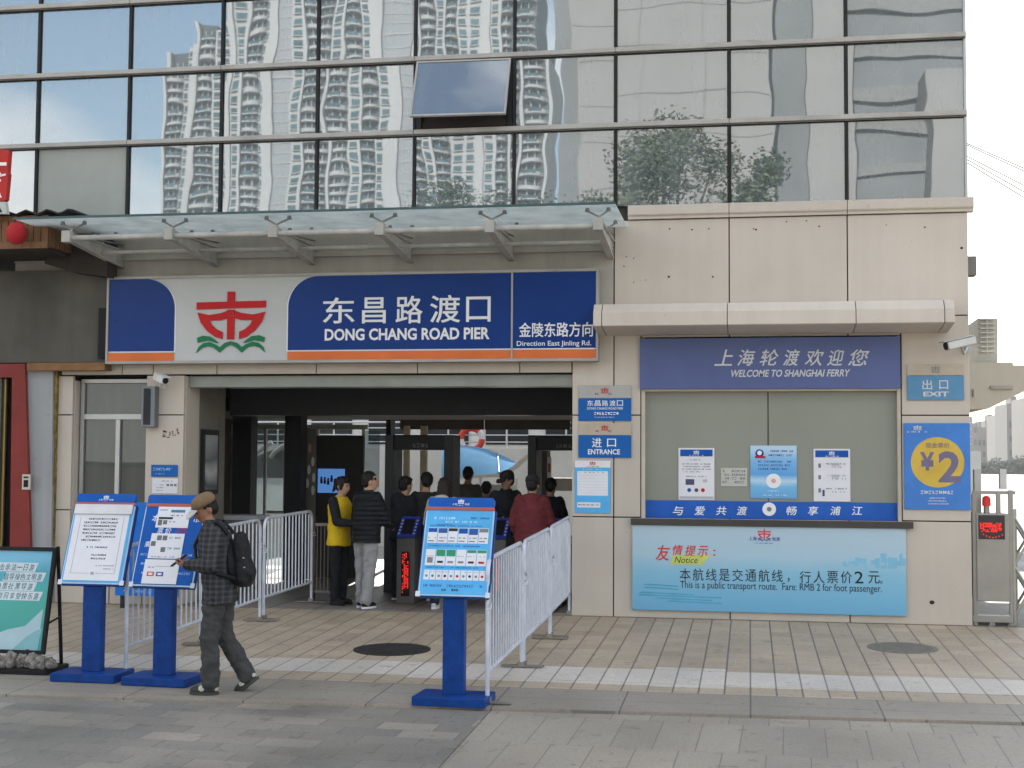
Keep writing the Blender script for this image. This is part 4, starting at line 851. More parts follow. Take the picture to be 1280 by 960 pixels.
ln_ = MB(); cx, cz = P(19, 291, -1.2); ln_.ell((cx, -1.17, cz), .135, .1, .14); ln_.tube((cx, -1.17, cz + .13), (cx, -1.13, cz + .2), .012)
tag(ln_.build('lantern', mat('lantern_red', (.36, .02, .025), .6, 0, .1, 8, .1, 30)), 'round red lantern hung on the timber eave', 'lantern')
# red standing sign at the top left, white outlined characters
v0, v1 = PX(-60, -1.25, 230), PX(14, -1.25, 230); q = lambda *a: P(*a, -1.25)
t = thing('roof_sign', 'red sign with white outlined strokes standing on the timber eave at the top left', 'sign', (v0, -1.25, ze1))
s = MB(); s.prism([q(-60, 196), q(-2, 192), q(-1, 187), q(14, 189), q(12, 216), q(13, 218), q(10, 250), q(8, 252), q(-60, 252)], -1.30, -1.22); s.build('red_panel', mat('roof_sign_red', (.40, .03, .025), .45), t)
s = MB()
for pts in ([(-20, 205), (11, 204), (11, 208), (-20, 209)], [(-8, 217), (4, 217), (4, 220), (-8, 220)], [(-20, 224), (10, 218), (10, 220.5), (-20, 227)], [(-8, 226), (4, 225), (4, 228), (-8, 229)], [(-20, 237), (1, 237), (5, 248), (1, 248), (-1, 240), (-20, 240)]): s.prism([q(*p) for p in pts], -1.306, -1.301)
s.build('strokes', WHITE, t)
s = MB(); s.prism([q(-60, 253), q(9, 253), q(11, 268), q(-60, 268)], -1.29, -1.23); s.prism([q(-4, 256), q(0, 256), q(5, 266), q(2, 266)], -1.297, -1.291, 1); s.build('base_panel', [mat('pale_base', (.45, .47, .45), .5), BLACK], t)

# ================================================================== crowd barriers
def make_barrier(L_=1.78, Hb=1.20, n=13):
    t = thing('crowd_barrier', None, 'barrier')
    s = MB(); r = .019; a = L_ / 2 - .02; k = .13
    pts = [(0, -a, .03)] + [(0, -a, Hb - k)] + [(0, -a + k - k * math.cos(q), Hb - k + k * math.sin(q)) for q in [i * math.pi / 16 for i in range(1, 9)]]
    pts += [(0, a - k + k * math.sin(q), Hb - k + k * math.cos(q)) for q in [i * math.pi / 16 for i in range(0, 9)]] + [(0, a, .03)]
    s.path(pts, r, 10); s.build('frame', GALV, t)
    s = MB(); s.tube((0, -a + r, .27), (0, a - r, .27), .016); s.build('lower_rail', GALV, t)
    s = MB()
    for i in range(n):
        y = -a + (i + 1) * 2 * a / (n + 1); s.tube((0, y, .27), (0, y, Hb - r if abs(y) < a - k else Hb - .04), .0095, n=7)
    s.build('upright_bars', GALV, t)
    for y in (-a, a):
        s = MB(); s.box(-.20, .20, y - .025, y + .025, .012, .022); s.box(-.03, .03, y - .03, y + .03, .022, .06); s.build('foot', mat('worn_foot_steel', (.25, .23, .20), .5, .4), t)
    for y, z in ((-a - .014, .82), (a + .014, .9)):
        s = MB(); s.path([(0, y * .985, z), (0.035, y, z + .02), (0.04, y + math.copysign(.04, y), z - .02), (0.0, y + math.copysign(.05, y), z - .03)], .007, 6); s.build('hook', GALV, t)
    return t
bar0 = make_barrier()
tilt = math.atan(SLOPE)
spots = [(-2.155, -4.50, 'front barrier of the right row, beside the blue poster stand', .0), (-2.145, -2.71, 'middle barrier of the right row of white barriers', .0), (-2.165, -0.83, 'rear barrier of the right row, ending at the gate pier', .01),
         (-5.68, -3.83, 'front barrier of the left row, half hidden by two blue stands', 0), (-5.70, -2.01, 'middle barrier of the left row, behind the walking man', .0), (-5.67, -0.20, 'rear barrier of the left row, nearest the gate', -.01)]
for i, (x, y, lab, rz) in enumerate(spots):
    o = bar0 if i == 0 else copy_tree(bar0, (0, 0, 0))
    o.location = (x, y, gz(y) if y < 0.5 else 0.006); o.rotation_euler = (tilt if y < -.3 else tilt * .6, 0, rz); o['label'] = lab; o['group'] = 'white crowd barriers'
s = MB(); Yn = -.55; c0 = P(700, 683, -.5); s.box(-2.185, -2.18, -.75, -.35, .62, .98)
tag(s.build('hanging_notice', PAPER), 'white sheet tied to the rear right barrier', 'notice')

# ================================================================== blue information stands
def stand_base(name, lab, loc):
    t = thing(name, lab, 'stand', loc)
    s = MB(); s.box(-.31, .31, -.20, .22, 0.0, .075); s.build('base', BLUEK, t, bevel=.008, local=True)
    s = MB(); s.box(-.092, .092, -.03, .06, .075, .97); s.prism([(.06, .075), (.13, .075), (.06, .17)], -.06, .06, 0, 'yz'); s.build('post', BLUEK, t, bevel=.005, local=True)
    return t
def board_matrix(tilt_deg, z): return Matrix.Translation((0, -.06, z)) @ Matrix.Rotation(R(-tilt_deg), 4, 'X')
def stand_board(t, w_, h_, tiltd, z, face, header=True, frame=PAPER):
    M_ = board_matrix(tiltd, z); hw = w_ / 2
    s = MB(M_); s.prism(rounded(-hw - .012, hw + .012, -.012, h_ - .10, .02), 0.0, .035); s.build('board', BLUEK, t, local=True)
    s = MB(M_); s.prism(rounded(-hw, hw, 0, h_ - .105, .02), -.012, -.001); s.build('acrylic_face', [mat('acrylic_edge', (.42, .55, .68), .25)], t, local=True)
    s = MB(M_); s.prism(rounded(-hw + .012, hw - .012, .014, h_ - .115, .008), -.016, -.0125); s.build('poster_sheet', face, t, local=True)
    s = MB(M_); s.prism(rounded(-hw + .01, hw - .01, h_ - .085, h_, .025), -.02, .03); s.build('header', KHEAD, t, local=True)
    s = MB(M_); s.box(-hw + .004, hw - .004, -.024, -.002, h_ - .112, h_ - .086); s.build('red_rail', mat('rail_red', (.42, .10, .08), .4), t, local=True)
    return M_
def rounded(x0, x1, z0, z1, r, n=4):
    p = []
    for cx, cz, a in ((x1 - r, z0 + r, -90), (x1 - r, z1 - r, 0), (x0 + r, z1 - r, 90), (x0 + r, z0 + r, 180)):
        p += [(cx + r * math.cos(R(a + 90 * k / n)), cz + r * math.sin(R(a + 90 * k / n))) for k in range(n + 1)]
    return p
def head_logo(t, M_, h_):
    s = MB(M_); logo(s, 0, h_ - .037, .055, .045, -.0205, 0, 0, .001)
    s.text('上海', -.075, -.035, h_ - .067, h_ - .05, -.021, 0, .02); s.text('轮渡', .035, .075, h_ - .067, h_ - .05, -.021, 0, .02); dashes(s, -.03, .03, h_ - .073, .006, -.021, 0, 4, t=.0005)
    s.build('emblem', WHITE, t, local=True)
HB = .86
# right stand: sky-blue ferry guide poster
g = G(567, 879); t = stand_base('information_stand', 'blue information stand with crowded pale blue poster of small pictures, right of the gate', (g.x, g.y, g.z)); t.rotation_euler.z = R(-2)
M_ = stand_board(t, .60, HB, 20, .89, SKYB); head_logo(t, M_, HB)
s = MB(M_); y = -.0165; r_ = random.Random(4)
dashes(s, -.22, .0, .665, .022, y, 1, 61, .6, .0006); dashes(s, .1, .26, .67, .018, y, 2, 62, .7, .0006); dashes(s, -.12, .17, .635, .018, y, 1, 63, .6, .0006); dashes(s, -.2, -.05, .615, .008, y, 2, 64, .8, .0006)
for row, (z0, z1, n) in enumerate(((.455, .59, 6), (.26, .40, 6), (.135, .22, 10))):
    wd = .535 / n
    for k in range(n):
        x0 = -.268 + k * wd; s.box(x0 + .003, x0 + wd - .003, y - .0012, y, z0, z1, 0)
        hh = z1 - z0; c_ = r_.choice((2, 3, 4, 6))
        if row == 0: s.box(x0 + .006, x0 + wd - .006, y - .002, y - .0013, z1 - hh * r_.uniform(.2, .5), z1 - .004, (6, 2, 3, 6, 2, 5)[k]); dashes(s, x0 + .01, x0 + wd - .01, z0 + hh * .3, .012, y - .0013, 3, k, .8, .0006); s.box(x0 + .01, x0 + wd * .7, y - .002, y - .0013, z0 + hh * .1, z0 + hh * .17, 5)
        elif row == 1:
            s.box(x0 + .006, x0 + wd - .006, y - .002, y - .0013, z1 - hh * (.42 if k in (1, 2) else .2), z1 - .003, 4 if k in (1, 2, 4, 5) else 0)
            s.box(x0 + .02, x0 + wd - .02, y - .0028, y - .0021, z0 + hh * .15, z0 + hh * (.5 if k == 0 else .28), (5, 3, 5, 5, 3, 7)[k]); dashes(s, x0 + .01, x0 + wd - .01, z0 + hh * .55, .008, y - .0013, 5, k + 9, .7, .0005)
        else: dashes(s, x0 + .008, x0 + wd - .008, z1 - .02, .008, y - .0013, 5, k + 30, .7, .0005); s.disc(x0 + wd / 2, z0 + hh * .4, .012, y - .002, y - .0013, (5, 4, 5, 3, 5, 7, 5, 3, 5, 7)[k], 8)
for z, a in ((.425, 71), (.237, 72), (.603, 73)): dashes(s, -.25, .2, z, .012, y, 2, a, .85, .0006)
dashes(s, -.26, .25, .075, .022, y, 2, 80, .7, .0006); dashes(s, -.1, .08, .04, .022, y, 3, 81, .7, .0006)
s.build('print', [PAPER, mat('pale_cyan_print', (.45, .66, .78), .5), mat('deep_blue_print', (.03, .10, .33), .5), INK, mat('sticker_green', (.03, .26, .13), .5), GINK, KHEAD, RED], t, local=True)
s = MB(M_)
for sx in (-.30, .30): s.box(sx - .02, sx + .02, -.018, -.012, -.01, .035)
s.build('corner_clip', mat('clip_white', (.55, .6, .66), .4), t, local=True)
# left stand: big white bordered notice
g = G(115, 849); t = stand_base('information_stand', 'blue stand with one large white bordered notice under the clear flap, leftmost of the stands', (g.x, g.y, g.z))
M_ = stand_board(t, .60, HB, 20, .865, SKYB); head_logo(t, M_, HB)
s = MB(M_); s.box(-.275, .262, -.0195, -.0165, .03, .72); s.build('paper_notice', PAPER, t, local=True)
s = MB(M_); y = -.0198
for a in ((-.215, .215, .095, .098), (-.215, -.212, .098, .63), (.212, .215, .098, .63)): s.box(a[0], a[1], y - .0006, y, a[2], a[3], 1)
s.box(-.03, .03, y - .001, y - .0007, .08, .115, 2); logo(s, 0, .097, .035, .03, y - .0011, 1, 1, .0006)
for k in range(7): dashes(s, -.13 if k in (0, 5) else -.17, .16 if k < 6 else .02, .605 - k * .034, .019, y, 0, 90 + k, .97, .0006)
dashes(s, -.10, .11, .335, .017, y, 0, 98, .95, .0006)
for k in range(2): dashes(s, -.04, .11, .262 - k * .034, .017, y, 0, 100 + k, .95, .0006)
for k in range(2): dashes(s, .02 + k * .08, .20, .165 - k * .03, .012, y, 1, 103 + k, .9, .0006)
s.build('print', [INK, GINK, PAPER], t, local=True)
s = MB(M_); s.box(-.285, .285, -.034, -.026, .66, .752); s.build('rolled_flap', mat('white_flap', (.6, .6, .62), .4), t, local=True)
s = MB(M_)
for sx in (-.30, .30): s.box(sx - .02, sx + .02, -.018, -.012, -.01, .035)
s.build('corner_clip', mat('clip_white', (.55, .6, .66), .4), t, local=True)
# second stand: blue poster patched with papers
g = G(204, 854); t = stand_base('information_stand', 'blue stand with three white sheets pasted over a blue poster, beside the walking man', (g.x, g.y, g.z)); t.rotation_euler.z = R(-3)
M_ = stand_board(t, .60, HB, 20, .865, KHEAD)
s = MB(M_); y = -.0165
for ch, x, z, h_, mi in (('本', -.215, .60, .07, 0), ('市', .20, .60, .07, 0), ('票', -.14, .49, .06, 0), ('价', -.06, .49, .06, 0), ('2元', .04, .50, .06, 1), ('乘', -.24, .36, .055, 0)): s.text(ch, x, x + h_ * (1 if len(ch) < 2 else 2), z, z + h_, y - .0006, mi, .02, 0, .15)
for k in range(3): dashes(s, -.26 + .02 * k, .26, .28 - .085 * k, .022, y, 2, 110 + k, .8, .0006)
s.build('lettering', [WHITE, RED, mat('pale_blue_print', (.25, .4, .65), .5)], t, local=True)
for k, (x0, x1, z0, z1) in enumerate(((-.165, .155, .545, .745), (-.185, .14, .255, .49), (-.20, .14, .02, .245))):
    s = MB(M_); s.box(x0, x1, -.0225, -.0185, z0, z1); o = s.build('pasted_sheet', PAPER, t, local=True)
    s = MB(M_); y = -.0227; w_ = x1 - x0; h_ = z1 - z0
    if k == 0: s.box(x0 + .13, x1 - .05, y - .001, y, z1 - .055, z1 - .03, 1); s.box(x0 + .02, x0 + .16, y - .001, y, z1 - .12, z1 - .10, 0); s.box(x0 + .02, x0 + .06, y - .001, y, z0 + .02, z0 + .075, 2); s.box(x0 + .07, x0 + .11, y - .001, y, z0 + .03, z0 + .07, 2); dashes(s, x0 + .02, x0 + .1, z1 - .04, .014, y, 3, 1, .9, .0006); dashes(s, x0 + .12, x0 + .26, z1 - .09, .012, y, 0, 2, .8, .0006); dashes(s, x0 + .13, x0 + .2, z0 + .05, .012, y, 0, 3, .8, .0006)
    if k == 1: [s.box(x0 + a, x0 + a + .045, y - .001, y, z1 - c - .045, z1 - c, m_) for a, c, m_ in ((.06, .02, 2), (.115, .02, 2), (.01, .075, 2), (.115, .13, 2))]; dashes(s, x0 + .18, x1 - .02, z1 - .05, .02, y, 4, 4, .9, .0006); dashes(s, x0 + .18, x1 - .02, z1 - .15, .02, y, 4, 5, .9, .0006); dashes(s, x0 + .02, x1 - .05, z0 + .01, .01, y, 0, 6, .6, .0006)
    if k == 2: dashes(s, x0 + .04, x0 + .1, z1 - .08, .014, y, 0, 7, .9, .0006); s.box(x0 + .1, x1 - .04, y - .0006, y, z1 - .065, z1 - .062, 2); s.box(x0 + .04, x0 + .11, y - .001, y, z0 + .07, z0 + .11, 5); s.box(x0 + .13, x0 + .20, y - .001, y, z0 + .07, z0 + .11, 6); s.box(x0 + .055, x0 + .095, y - .0016, y - .0011, z0 + .08, z0 + .10, 7); s.box(x0 + .145, x0 + .185, y - .0016, y - .0011, z0 + .08, z0 + .10, 7)
    s.build('print', [INK, mat('teal_print', (.06, .2, .3), .5), mat('code_grey', (.14, .15, .15), .5), mat('violet_print', (.15, .08, .3), .5), mat('print_green', (.05, .25, .14), .5), mat('card_red', (.5, .09, .05), .5), mat('card_blue', (.05, .07, .3), .5), PAPER], o, local=True)
s = MB(M_)
for sx, zz in ((-.30, 0), (.30, 0), (.30, .70)): s.box(sx - .02, sx + .02, -.018, -.012, -.01 + zz, .035 + zz)
s.build('corner_clip', mat('clip_white', (.55, .6, .66), .4), t, local=True)
# board behind, against the left pier
x0, x1, z0, z1 = rect(146, 628, 224, 745, -.35)
t = thing('leaning_board', 'blue board with yellow figures leaning on the wall behind the two left stands', 'board', ((x0 + x1) / 2, -.3, z0))
s = MB(); s.box(x0, x1, -.37, -.34, z0, z1); s.build('panel', mat('leaning_board_blue', (.015, .14, .52), .4), t)
s = MB(); fx = PX(164, -.38); s.text('市', PX(162, -.38), PX(169, -.38), PZ(663, -.38), PZ(651, -.38), -.374, 0, .03); s.box(PX(160, -.38), PX(170, -.38), -.374, -.371, PZ(644, -.38), PZ(637, -.38), 2)
s.prism([(fx - .03, PZ(704, -.38)), (fx + .04, PZ(704, -.38)), (fx + .07, PZ(680, -.38)), (fx + .05, PZ(670, -.38)), (fx - .02, PZ(683, -.38))], -.374, -.371, 1); dashes(s, PX(172, -.38), PX(195, -.38), z0 + .1, .03, -.371, 0, 4, .8); dashes(s, PX(172, -.38), PX(195, -.38), z0 + .04, .03, -.371, 0, 5, .8)
s.build('print', [mat('pale_blue_print', (.25, .4, .65)), mat('figure_yellow', (.55, .36, .06), .5), mat('salmon_print', (.55, .2, .15), .5)], t)
s = MB(); s.box(x0 + .05, x0 + .10, -.33, -.28, gz(-.3), z1); s.box(x1 - .10, x1 - .05, -.33, -.28, gz(-.3), z1); s.build('leg', DARKM, t)

# ================================================================== black framed advertising board with sandbags
g = G(35, 838); ya = g.y
t = thing('poster_easel', 'black framed easel board with teal scenic poster and slanted white lettering at the far left', 'easel', (g.x, ya, gz(ya)))
w_, h_ = 1.05, 1.0; xr_ = PX(63, ya, 840) - g.x; M_ = Matrix.Translation((xr_ - w_ / 2, -.12, .17)) @ Matrix.Rotation(R(-11), 4, 'X')
s = MB(M_)
for a in ((-w_ / 2, w_ / 2, 0, .035), (-w_ / 2, w_ / 2, h_ - .035, h_), (-w_ / 2, -w_ / 2 + .035, .035, h_ - .035), (w_ / 2 - .035, w_ / 2, .035, h_ - .035)): s.box(a[0], a[1], -.02, .02, a[2], a[3])
s.build('frame', BLACK, t, local=True, bevel=.004)
s = MB(M_); s.box(-w_ / 2 + .036, w_ / 2 - .036, -.006, .006, .036, h_ - .036)
s.build('poster_sheet', grad_mat('teal_scenery', [(0, (.03, .22, .26)), (.25, (.03, .28, .28)), (.5, (.05, .32, .27)), (.7, (.06, .35, .34)), (.88, (.07, .33, .42)), (1, (.16, .42, .58))], 2, .17, 1.17, .3, .25), t, local=True)
s = MB(M_); y = -.0065
for line, xa, xb, z in (('打击非法一日游', -.10, .33, .775), ('倡导绿色文明游', .02, .42, .685), ('拒绝黑社黑导游', -.12, .34, .595), ('共同享受快乐游', -.02, .41, .505)):
    n = len(line); s.prism([(xa - .012, z - .01), (xb + .0, z - .01), (xb + .03, z + .075), (xa + .02, z + .075)], y - .002, y - .0005, 0)
    for i, ch in enumerate(line):
        cw = (xb - xa) / n
        s.text(ch, xa + i * cw, xa + i * cw + cw * .86, z + (.027 if ch == '一' else 0), z + (.036 if ch == '一' else .062), y - .003, 1, .0 if ch == '一' else .02, 0, .25)
s.build('lettering', [mat('pale_band_print', (.55, .62, .66), .5), mat('deep_teal_ink', (.03, .12, .18), .5)], t, local=True)
s = MB(M_); s.prism([(-.02, .037), (.45, .037), (.46, .42), (.40, .36), (.30, .26), (.12, .22), (-.03, .16)], y - .0012, y - .0004); s.prism([(.2, .037), (.45, .037), (.47, .24), (.40, .21), (.3, .14)], y - .0018, y - .0014, 1); s.build('wave_print', [mat('pale_wave', (.36, .5, .55), .5), mat('mid_wave', (.2, .4, .44), .5)], t, local=True)
s = MB()
for xx in (xr_ - .03, xr_ - w_ + .03): s.tube((xx + .05, .17, .02), (xx + .03, .085, 1.16), .018)
s.tube((xr_ - .0, -.10, .45), (xr_ + .03, .12, .50), .010); s.build('rear_leg', BLACK, t, local=True)
s = MB(); s.prism(rounded(xr_ - 1.2, xr_ + .10, -.24, .20, .05), .0, .05, 0, 'xy'); s.build('base', BLACK, t, local=True, bevel=.006)
s = MB(); s.tube((xr_ - .17, -.04, .05), (xr_ - .17, -.05, .22), .085, .075, 12); s.build('red_foot', mat('dark_red_cloth', (.22, .02, .02), .8), t, local=True)
STONE = mat('mottled_rubble', (.20, .185, .17), .8, 0, .75, 22, .5, 30)
r_ = random.Random(8)
for k in range(13):
    bb = MB(); x = g.x + xr_ - 1.1 + k * .098; yy = ya - .19 + r_.uniform(-.02, .10); rz = r_.uniform(0, 3); hh_ = r_.uniform(.05, .085)
    bb.ell((0, 0, 0), r_.uniform(.07, .12), r_.uniform(.06, .09), hh_, n=22, m=14, smooth=False)
    for i, v in enumerate(bb.v): bb.v[i] = v * (1 + .38 * noise.noise(v * 15 + Vector((k * 7, 0, 0))) + .22 * noise.noise(v * 37 + Vector((k * 3, 5, 0)))); bb.v[i].z = max(bb.v[i].z, -hh_ * .75)
    o = bb.build('ballast_stone', STONE); o.location = (x, yy, gz(ya) + .05 + hh_ * .75 - .0); o.rotation_euler.z = rz
    tag(o, 'mottled grey stone lying on the black base of the easel board', 'stone', 'stones weighing down the easel base')

# ================================================================== people
def remesh(mb, voxel, smooth=5, fold=0.0, seed=0, freq=(9, 9, 16)):
    me = bpy.data.meshes.new('tmp'); me.from_pydata([tuple(v) for v in mb.v], [], mb.f); me.update()
    o = bpy.data.objects.new('tmp', me); COL.objects.link(o)
    md = o.modifiers.new('r', 'REMESH'); md.mode = 'VOXEL'; md.voxel_size = voxel; md.use_smooth_shade = True
    if smooth: ms = o.modifiers.new('s', 'SMOOTH'); ms.iterations = smooth; ms.factor = 0.5
    out = bpy.data.meshes.new_from_object(o.evaluated_get(bpy.context.evaluated_depsgraph_get()))
    bpy.data.objects.remove(o); bpy.data.meshes.remove(me)
    if fold:
        ns = [v.normal.copy() for v in out.vertices]
        for v, n in zip(out.vertices, ns):
            c = v.co; q = Vector((c.x * freq[0] + seed * 5.3, c.y * freq[1], c.z * freq[2]))
            v.co = c + n * fold * (noise.noise(q) + 0.6 * noise.noise(q * 2.3))
    for p in out.polygons: p.use_smooth = True
    return out
def put(me, name, m, parent):
    me.materials.clear(); me.materials.append(m); me.name = name
    o = bpy.data.objects.new(name, me); COL.objects.link(o); o.parent = parent; return o
def cap(mb, p0, p1, r0, r1, n=12):
    p0, p1 = Vector(p0), Vector(p1); mb.tube(p0, p1, r0, r1, n); mb.ell(p0, r0, r0, r0, n=n, m=8); mb.ell(p1, r1, r1, r1, n=n, m=8)
def hand(mb, w_, d, nrm, curl, side, fr=0.0095):
    """palm, four unequal curled fingers, opposed thumb; d = along the hand, nrm = out of the palm"""
    d = d.normalized(); nrm = (nrm - d * nrm.dot(d)).normalized(); x = d.cross(nrm).normalized()
    M3 = Matrix((x, d, nrm)).transposed()
    mb.ell(w_ + d * .045, .040, .052, .017, rot=M3, n=12, m=8)
    for k, (u, L_) in enumerate(((-.030, .070), (-.010, .080), (.010, .075), (.030, .058))):
        p = w_ + d * .082 + x * u; dd = d.copy()
        for s_, fr_ in enumerate((.45, .32, .23)):
            a = R(curl) * (.6, 1, .8)[s_]; dd = (dd * math.cos(a) + nrm * math.sin(a)).normalized() if s_ else (dd * math.cos(a * .7) + nrm * math.sin(a * .7)).normalized()
            q = p + dd * L_ * fr_; cap(mb, p, q, fr * (1 - .1 * s_), fr * (.92 - .1 * s_), 8); p = q
    t0 = w_ + d * .03 - x * side * .032; t1 = t0 + (d * .5 - x * side * .7 + nrm * .35).normalized() * .038; t2 = t1 + (d * .85 + nrm * .5 - x * side * .05).normalized() * .034
    cap(mb, t0, t1, .0125, .011, 8); cap(mb, t1, t2, .011, .009, 8)
SKIN = mat('skin', (.40, .235, .16), .5, 0, .1, 8)
HAIR = mat('black_hair', (.012, .010, .009), .45, 0, .3, 30, .3, 90, stretch=(8, 8, 1))
def person(label, loc, rz, P_, L_, height=1.70, vox=.013, group=None):
    t = thing('person', label, 'person', loc, group, rz); sc = height / 1.72; t.scale = (sc, sc, sc)
    lean = R(P_.get('lean', 4)); hz = .90
    # legs first so the hips can be set to the height the feet ask for
    legs = {}
    for sd in (1, -1):
        a, kb = P_.get('legs', {}).get(sd, (2, 4)); a = R(a); kb = R(kb)
        hip = Vector((sd * .088, 0, 0)); knee = hip + Vector((sd * .012, -math.sin(a), -math.cos(a))) * .42
        an = knee + Vector((0, -math.sin(a - kb), -math.cos(a - kb))) * .41; legs[sd] = [hip, knee, an, a - kb]
    low = min(legs[s_][2].z - (.075 + .0 * s_) for s_ in (1, -1)); dz = -low
    for s_ in (1, -1): legs[s_][:3] = [v + Vector((0, 0, dz)) for v in legs[s_][:3]]
    H0 = Vector((0, 0, dz)); S = Vector((0, -math.sin(lean), math.cos(lean))); RX = Matrix.Rotation(lean, 3, 'X')
    at = lambda d, y=0: H0 + S * d + RX @ Vector((0, y, 0))
    sh = {s_: at(.475) + Vector((s_ * .165, 0, 0)) for s_ in (1, -1)}
    arms = {}
    for sd in (1, -1):
        a, o, bnd, inn = P_.get('arms', {}).get(sd, (-4, 8, 14, 4)); a, o, bnd, inn = R(a), R(o), R(bnd), R(inn)
        e = sh[sd] + Vector((sd * math.sin(o), -math.sin(a) * math.cos(o), -math.cos(a) * math.cos(o))) * .29
        f = Vector((-sd * math.sin(inn), -math.sin(a + bnd) * math.cos(inn), -math.cos(a + bnd) * math.cos(inn)))
        arms[sd] = (sh[sd], e, e + f * .245, f)
    nk = at(.54); hp = R(P_.get('head', 8)); hy = R(P_.get('turn', 0))
    hc = nk + Vector((0, -math.sin(lean * 1 + .2 + hp * .4), math.cos(lean + .2 + hp * .4))) * .145
    HM = Matrix.Translation(hc) @ Matrix.Rotation(hy, 4, 'Z') @ Matrix.Rotation(hp, 4, 'X')
    def torso(mb, g, z0=-.08, z1=.56, neck=True):
        secs = [(-.08, .135, .10, .01), (0, .160, .112, .01), (.10, .148, .105, .005), (.20, .145, .10, 0), (.33, .165, .113, 0), (.42, .175, .108, .0), (.485, .155, .085, .005), (.525, .085, .068, .01), (.56, .058, .058, .0)]
        mb.loft([(at(d, y), rx + g, ry + g, RX) for d, rx, ry, y in secs if z0 <= d <= z1], 20)
    b = MB(); torso(b, 0)
    cap(b, at(.50), hc - Vector((0, 0, .05)), .055, .052)
    bm_ = MB(HM); bm_.ell((0, .012, .022), .077, .098, .100); bm_.ell((0, -.032, -.058), .054, .060, .058); bm_.ell((0, -.02, -.02), .066, .078, .075)
    cap(bm_, (0, -.092, .012), (0, -.110, -.022), .010, .0145, 8); bm_.ell((0, -.083, -.050), .022, .012, .010)
    for s_ in (1, -1): bm_.ell((s_ * .078, .012, -.008), .011, .020, .032)
    b.v += bm_.v; k0 = len(b.v) - len(bm_.v); b.f += [[i + k0 for i in f] for f in bm_.f]; b.mi += bm_.mi; b.sm += bm_.sm
    for sd in (1, -1):
        s0, e, w_, f = arms[sd]
        cap(b, s0 - Vector((sd * .03, 0, 0)), e, .048, .037); cap(b, e, w_, .037, .026)
        nrm = P_.get('palm', {}).get(sd, Vector((-sd, 0, 0))); hd_ = P_.get('hdir', {}).get(sd, f); hand(b, w_, hd_, nrm, P_.get('curl', 28), sd)
        h_, kn, an, sa = legs[sd]; cap(b, h_, kn, .082, .054); cap(b, kn, an, .053, .036)
        fm = Matrix.Rotation(-P_.get('foot', {}).get(sd, 0) * math.pi / 180, 3, 'X')
        cap(b, an + fm @ Vector((0, .02, -.035)), an + fm @ Vector((0, -.13, -.05)), .036, .026)
    put(remesh(b, vox * .75 if P_.get('fine') else vox, 4), 'body', L_.get('skin', SKIN), t)
    f_ = MB(HM)
    for s_ in (1, -1): f_.ell((s_ * .030, -.0885, .014), .011, .008, .006, 0); f_.ell((s_ * .031, -.0895, .034), .018, .006, .004, 0)
    f_.ell((0, -.0945, -.050), .020, .006, .0045, 1)
    f_.build('facial_features', [mat('eye_dark', (.02, .015, .012), .3), mat('lip', (.25, .09, .07), .5)], t, local=True)
    # trousers
    if L_.get('legs'):
        b = MB(); g = L_.get('loose', .02)
        b.loft([(at(d), rx + g * .7, ry + g * .7, RX) for d, rx, ry in ((-.10, .13, .10), (0, .160, .112), (.08, .152, .106))], 20)
        for sd in (1, -1):
            h_, kn, an, sa = legs[sd]; cap(b, h_ + Vector((0, 0, .0)), kn, .088 + g * .5, .060 + g * .8); cap(b, kn, kn.lerp(an, .95), .060 + g * .8, .048 + g)
        put(remesh(b, vox, 3, L_.get('fold', .010), 3, (10, 10, 13)), 'trousers', L_['legs'], t)
    # jacket or coat
    if L_.get('top'):
        b = MB(); g = L_.get('bulk', .028); hem = L_.get('hem', -.08)
        secs = [(hem, .165, .118), (hem * .5, .162, .115), (.06, .155, .11), (.20, .152, .107), (.33, .166, .114), (.42, .174, .108), (.485, .152, .085), (.535, .080, .07)]
        b.loft([(at(d), rx + g, ry + g, RX) for d, rx, ry in secs], 24)
        slm = L_.get('sleeves')
        b2 = MB() if slm else b
        for sd in (1, -1):
            s0, e, w_, f = arms[sd]; cap(b2, s0 - Vector((sd * .02, 0, .005)), e, .056 + g * .75, .047 + g * .7); cap(b2, e, w_ - f * .012, .047 + g * .7, .036 + g * .45)
        if slm:
            b3 = MB(); torso(b3, .012, 0, .53); b2.v += b3.v; k0 = len(b2.v) - len(b3.v); b2.f += [[i + k0 for i in f] for f in b3.f]; put(remesh(b2, vox, 3, .006, 2), 'sweater', slm, t)
        if L_.get('hood'): b.ell(at(.50, .10), .115, .06, .085, rot=RX)
        if L_.get('collar'): b.loft([(at(.50), .085, .08, RX), (at(.575, -.005), .074, .074, RX)], 16)
        put(remesh(b, vox, 3, L_.get('tfold', .008), 5, (9, 9, 14)), L_.get('topname', 'jacket'), L_['top'], t)
    # shoes
    for sd in (1, -1):
        h_, kn, an, sa = legs[sd]; fm = Matrix.Rotation(-P_.get('foot', {}).get(sd, 0) * math.pi / 180, 3, 'X')
        b = MB(); b.ell(an + fm @ Vector((0, -.078, -.040)), .049, .100, .043, rot=fm); b.ell(an + fm @ Vector((0, .012, -.028)), .041, .052, .050, rot=fm); b.ell(an + fm @ Vector((0, -.03, -.022)), .038, .06, .040, rot=fm)
        o = put(remesh(b, .009, 3), 'shoe', L_.get('shoes', BLACK), t)
        q = MB(Matrix.Translation(an) @ fm.to_4x4()); q.prism([(.048 * math.cos(a_) * (1 + .0 * a_), -.052 + .128 * math.sin(a_)) for a_ in [i * math.pi / 14 for i in range(28)]], -.078, -.052, 0, 'xy'); q.build('sole', L_.get('sole', PAPER), o, local=True)
